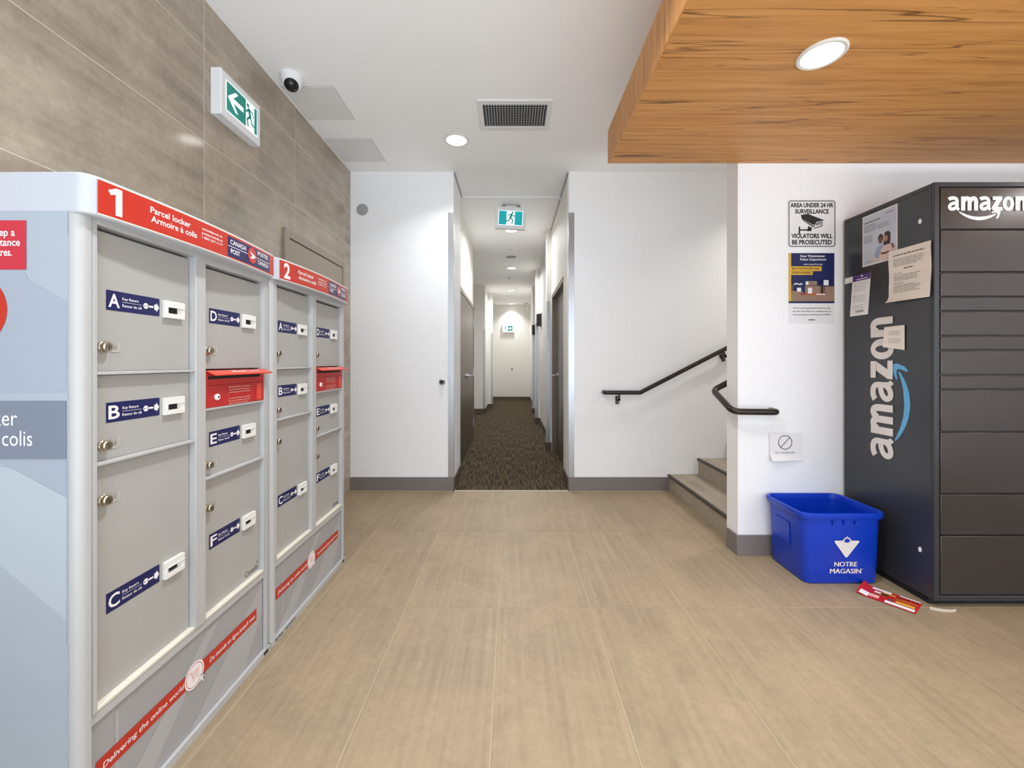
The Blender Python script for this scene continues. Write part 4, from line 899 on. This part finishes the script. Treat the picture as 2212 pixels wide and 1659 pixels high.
mb.use(INK2); mb.text("We're warning potential thieves that", cx, ym-.034, .009, z, .006, 'C', w=.235); mb.text('the next item they are stealing may be', cx, ym-.054, .009, z, .006, 'C', w=.242); mb.text('a bait package provided by the NWPD.', cx, ym-.075, .009, z, .006, 'C', w=.240)
mb.use(BLACK); mb.text('NWPD', cx, ym-.108, .009, z, .02, 'C', w=.042); stuff(mb.obj('lettering', t, smooth=False))
mb = MB(fw); U = lambda a, b: (x0+w*a, ym+.012+(y1-ym-.012)*b); z = .0024
def bx(m, a0, a1, b0, b1, dz=0): mb.use(m).pg([U(a0, b0), U(a1, b0), U(a1, b1), U(a0, b1)], z+dz)
bx(CARD, .055, .30, 0, .21); bx(CARD2, .30, .34, 0, .19); bx(CARD, .36, .69, .13, .32); bx(CARD2, .69, .74, .13, .32); bx(CARD, .37, .62, .33, .42); bx(CARD, .80, 1, 0, .31, .0003); bx(CARD2, .72, .80, 0, .31); bx(CARD, .25, .82, 0, .13, .0006); bx(MATS['flyer_orange'], .25, .82, .13, .165, .0006); bx(CARD2, .06, .10, .21, .33)
bx(PAPER, .18, .27, .20, .28, .0009); bx(PAPER, .42, .51, .16, .28, .0009); bx(PAPER, .37, .43, .34, .41, .0009); bx(PAPER, .60, .80, .135, .155, .0009); bx(SMILE, .66, .92, .32, .46, .0009); mb.ms[-1:] = [NAVY]; bx(PAPER, .76, .87, .33, .44, .0012)
mb.use(PRINT); mb.stroke([U(.12, .35), U(.17, .37), U(.22, .35), U(.29, .36)], .008, z+.0009); mb.obj('box_picture', t, smooth=False)

x0, x1, y0, y1 = 1.603, 1.811, .590, .759
def wp(i, j): return .001+(.03*(1-j/.3)**2*(1.15-i) if j < .3 else 0)+.006*(1-i)**3
t = sheet('paper_notice', fw, x0, x1, y0, y1, PAPER, 'small white paper with struck-out circle below the handrail end', 'notice', None, .002, wp, 10, 10)
mb = MB(lambda x, y, zz=0: fw(x, y, .002+wp((x-x0)/(x1-x0), (y-y0)/(y1-y0))+zz)).use(BLACK)
c = (1.702, .700); mb.ring(c[0], c[1], .040, .044, .001, 36); mb.stroke([(c[0]-.028, c[1]-.030), (c[0]+.028, c[1]+.030)], .0035, .0012); mb.use(INK2).text('NO CARDBOARD', 1.702, .630, .0125, .001, .0, 'C', w=.125); stuff(mb.obj('print', t, smooth=False))

# ---------------------------------------------------------------- blue recycling bin
t = thing('recycling_bin', (1.787, 2.41, 0), 'empty blue plastic recycling bin between white wall and dark locker', 'bin')
def rr(hx, hy, r, z, cx=1.787, cy=2.405):
    mb = MB(); return [(p[0], p[1], z) for p in mb.rrect(cx-hx, cx+hx, cy-hy, cy+hy, r, 6)]
o_ = [rr(.196, .150, .035, .003), rr(.201, .155, .04, .012), rr(.214, .166, .05, .345)]
mb = MB().use(BLUE).loft(o_+[rr(.216, .168, .05, .366), rr(.212, .164, .048, .366), rr(.197, .150, .038, .016)], True, True); mb.obj('tub', t)
mb = MB().use(BLUE).loft([rr(.2145, .1665, .05, .352), rr(.228, .176, .056, .356), rr(.234, .180, .058, .372), rr(.232, .179, .058, .386), rr(.226, .174, .055, .390), rr(.215, .165, .05, .386), rr(.211, .162, .048, .360)], False, False); mb.obj('rim', t)
fb_ = frame((1.787, 2.405-.1495, .003), (1, 0, 0), (0, -.016, .342), (0, -.342, -.016))
mb = MB(fb_).use(LOGOW); z = .0065; C0 = .015; Y0_ = .140
def rpoly(pts, r, n=4):
    out = []; m = len(pts)
    for i in range(m):
        a, b, c = Vector(pts[i-1]), Vector(pts[i]), Vector(pts[(i+1) % m]); p = b+(a-b).normalized()*r; q = b+(c-b).normalized()*r
        out += [tuple(p*(1-k/n)**2+b*2*(k/n)*(1-k/n)+q*(k/n)**2) for k in range(n+1)]
    return out
mb.pg(rpoly([(C0, Y0_), (C0+.072, Y0_+.098), (C0-.072, Y0_+.098)], .012), z)
leaf = [(0, .034), (.007, .022), (.016, .027), (.015, .014), (.026, .013), (.020, .004), (.026, -.003), (.010, -.010), (0, -.012)]
lf = leaf+[(-x, y) for x, y in leaf[-2:0:-1]]
mb.pg([(C0+x*.95, Y0_+.094+y*.85) for x, y in lf], z+.0004); mb.use(BLUE).pg([(C0+x*.65, Y0_+.094+y*.58) for x, y in lf], z+.0009)
mb.use(LOGOW)
for i, dx in enumerate((-.0012, 0, .0012)): mb.text('NOTRE', C0-.002+dx, Y0_-.044, .026, z+.0002*i, 0, 'C', w=.122); mb.text('MAGASIN', C0-.002+dx, Y0_-.082, .026, z+.0002*i, 0, 'C', w=.166)
mb.use(LOGOW); mb.rect(C0+.085, C0+.091, Y0_-.060, Y0_-.057, z); mb.obj('front_print', t, smooth=False)
fl2 = frame((1.787-.2025, 2.405, .003), (0, -1, 0), (-.013, 0, .342), (-.342, 0, -.013))
MB(fl2).use(BLUE).box(-.075, .045, .17, .29, 0, .0035).obj('grip_panel', t, bev=.002)
for q in (-.06, 0, .06): MB(fb_).use(BLUE).box(q-.006, q+.006, .325, .345, .004, .012).obj('rim_rib', t, bev=.001)

# ---------------------------------------------------------------- flyer on the floor
ang = math.atan2(2.035-2.21, 1.975-1.845); ff = frame((1.915, 2.115, .0008), (math.cos(ang), math.sin(ang), 0), (-math.sin(ang), math.cos(ang), 0), (0, 0, 1))
def wf(i, j): return .0015+(.020*(1-i/.18)**2*(.4+.6*j) if i < .18 else 0)
t = sheet('floor_flyer', ff, -.115, .112, -.075, .072, FRED, 'crumpled red advertising flyer lying on floor by blue bin', 'flyer', None, .0, wf, 14, 5)
mb = MB(lambda x, y, zz=0: ff(x, y, wf((x+.115)/.227, 0.5)*1.0+zz)); z = .0016
mb.use(PAPER); mb.rect(-.005, .105, -.068, -.040, z); mb.rect(-.105, -.070, -.07, -.02, z); mb.rect(-.06, -.03, .01, .03, z); mb.rect(-.075, .0, .045, .068, z); mb.rect(.03, .108, .058, .070, z)
mb.use(YEL); mb.rect(-.03, .02, .03, .045, z); mb.rect(.03, .10, -.032, -.008, z); mb.use(ORNG); mb.rect(.02, .104, .0, .028, z); mb.rect(-.06, -.005, -.01, .008, z); mb.use(BLACK)
for i in range(5): mb.rect(.03+.016*i, .04+.016*i, .040, .050, z)
mb.rect(-.035, -.005, .012, .026, z+.0004); mb.use(INK2); mb.rect(.0, .02, -.03, -.012, z); mb.use(PINK); mb.rect(-.068, -.03, -.055, -.02, z)
stuff(mb.obj('print', t, smooth=False))
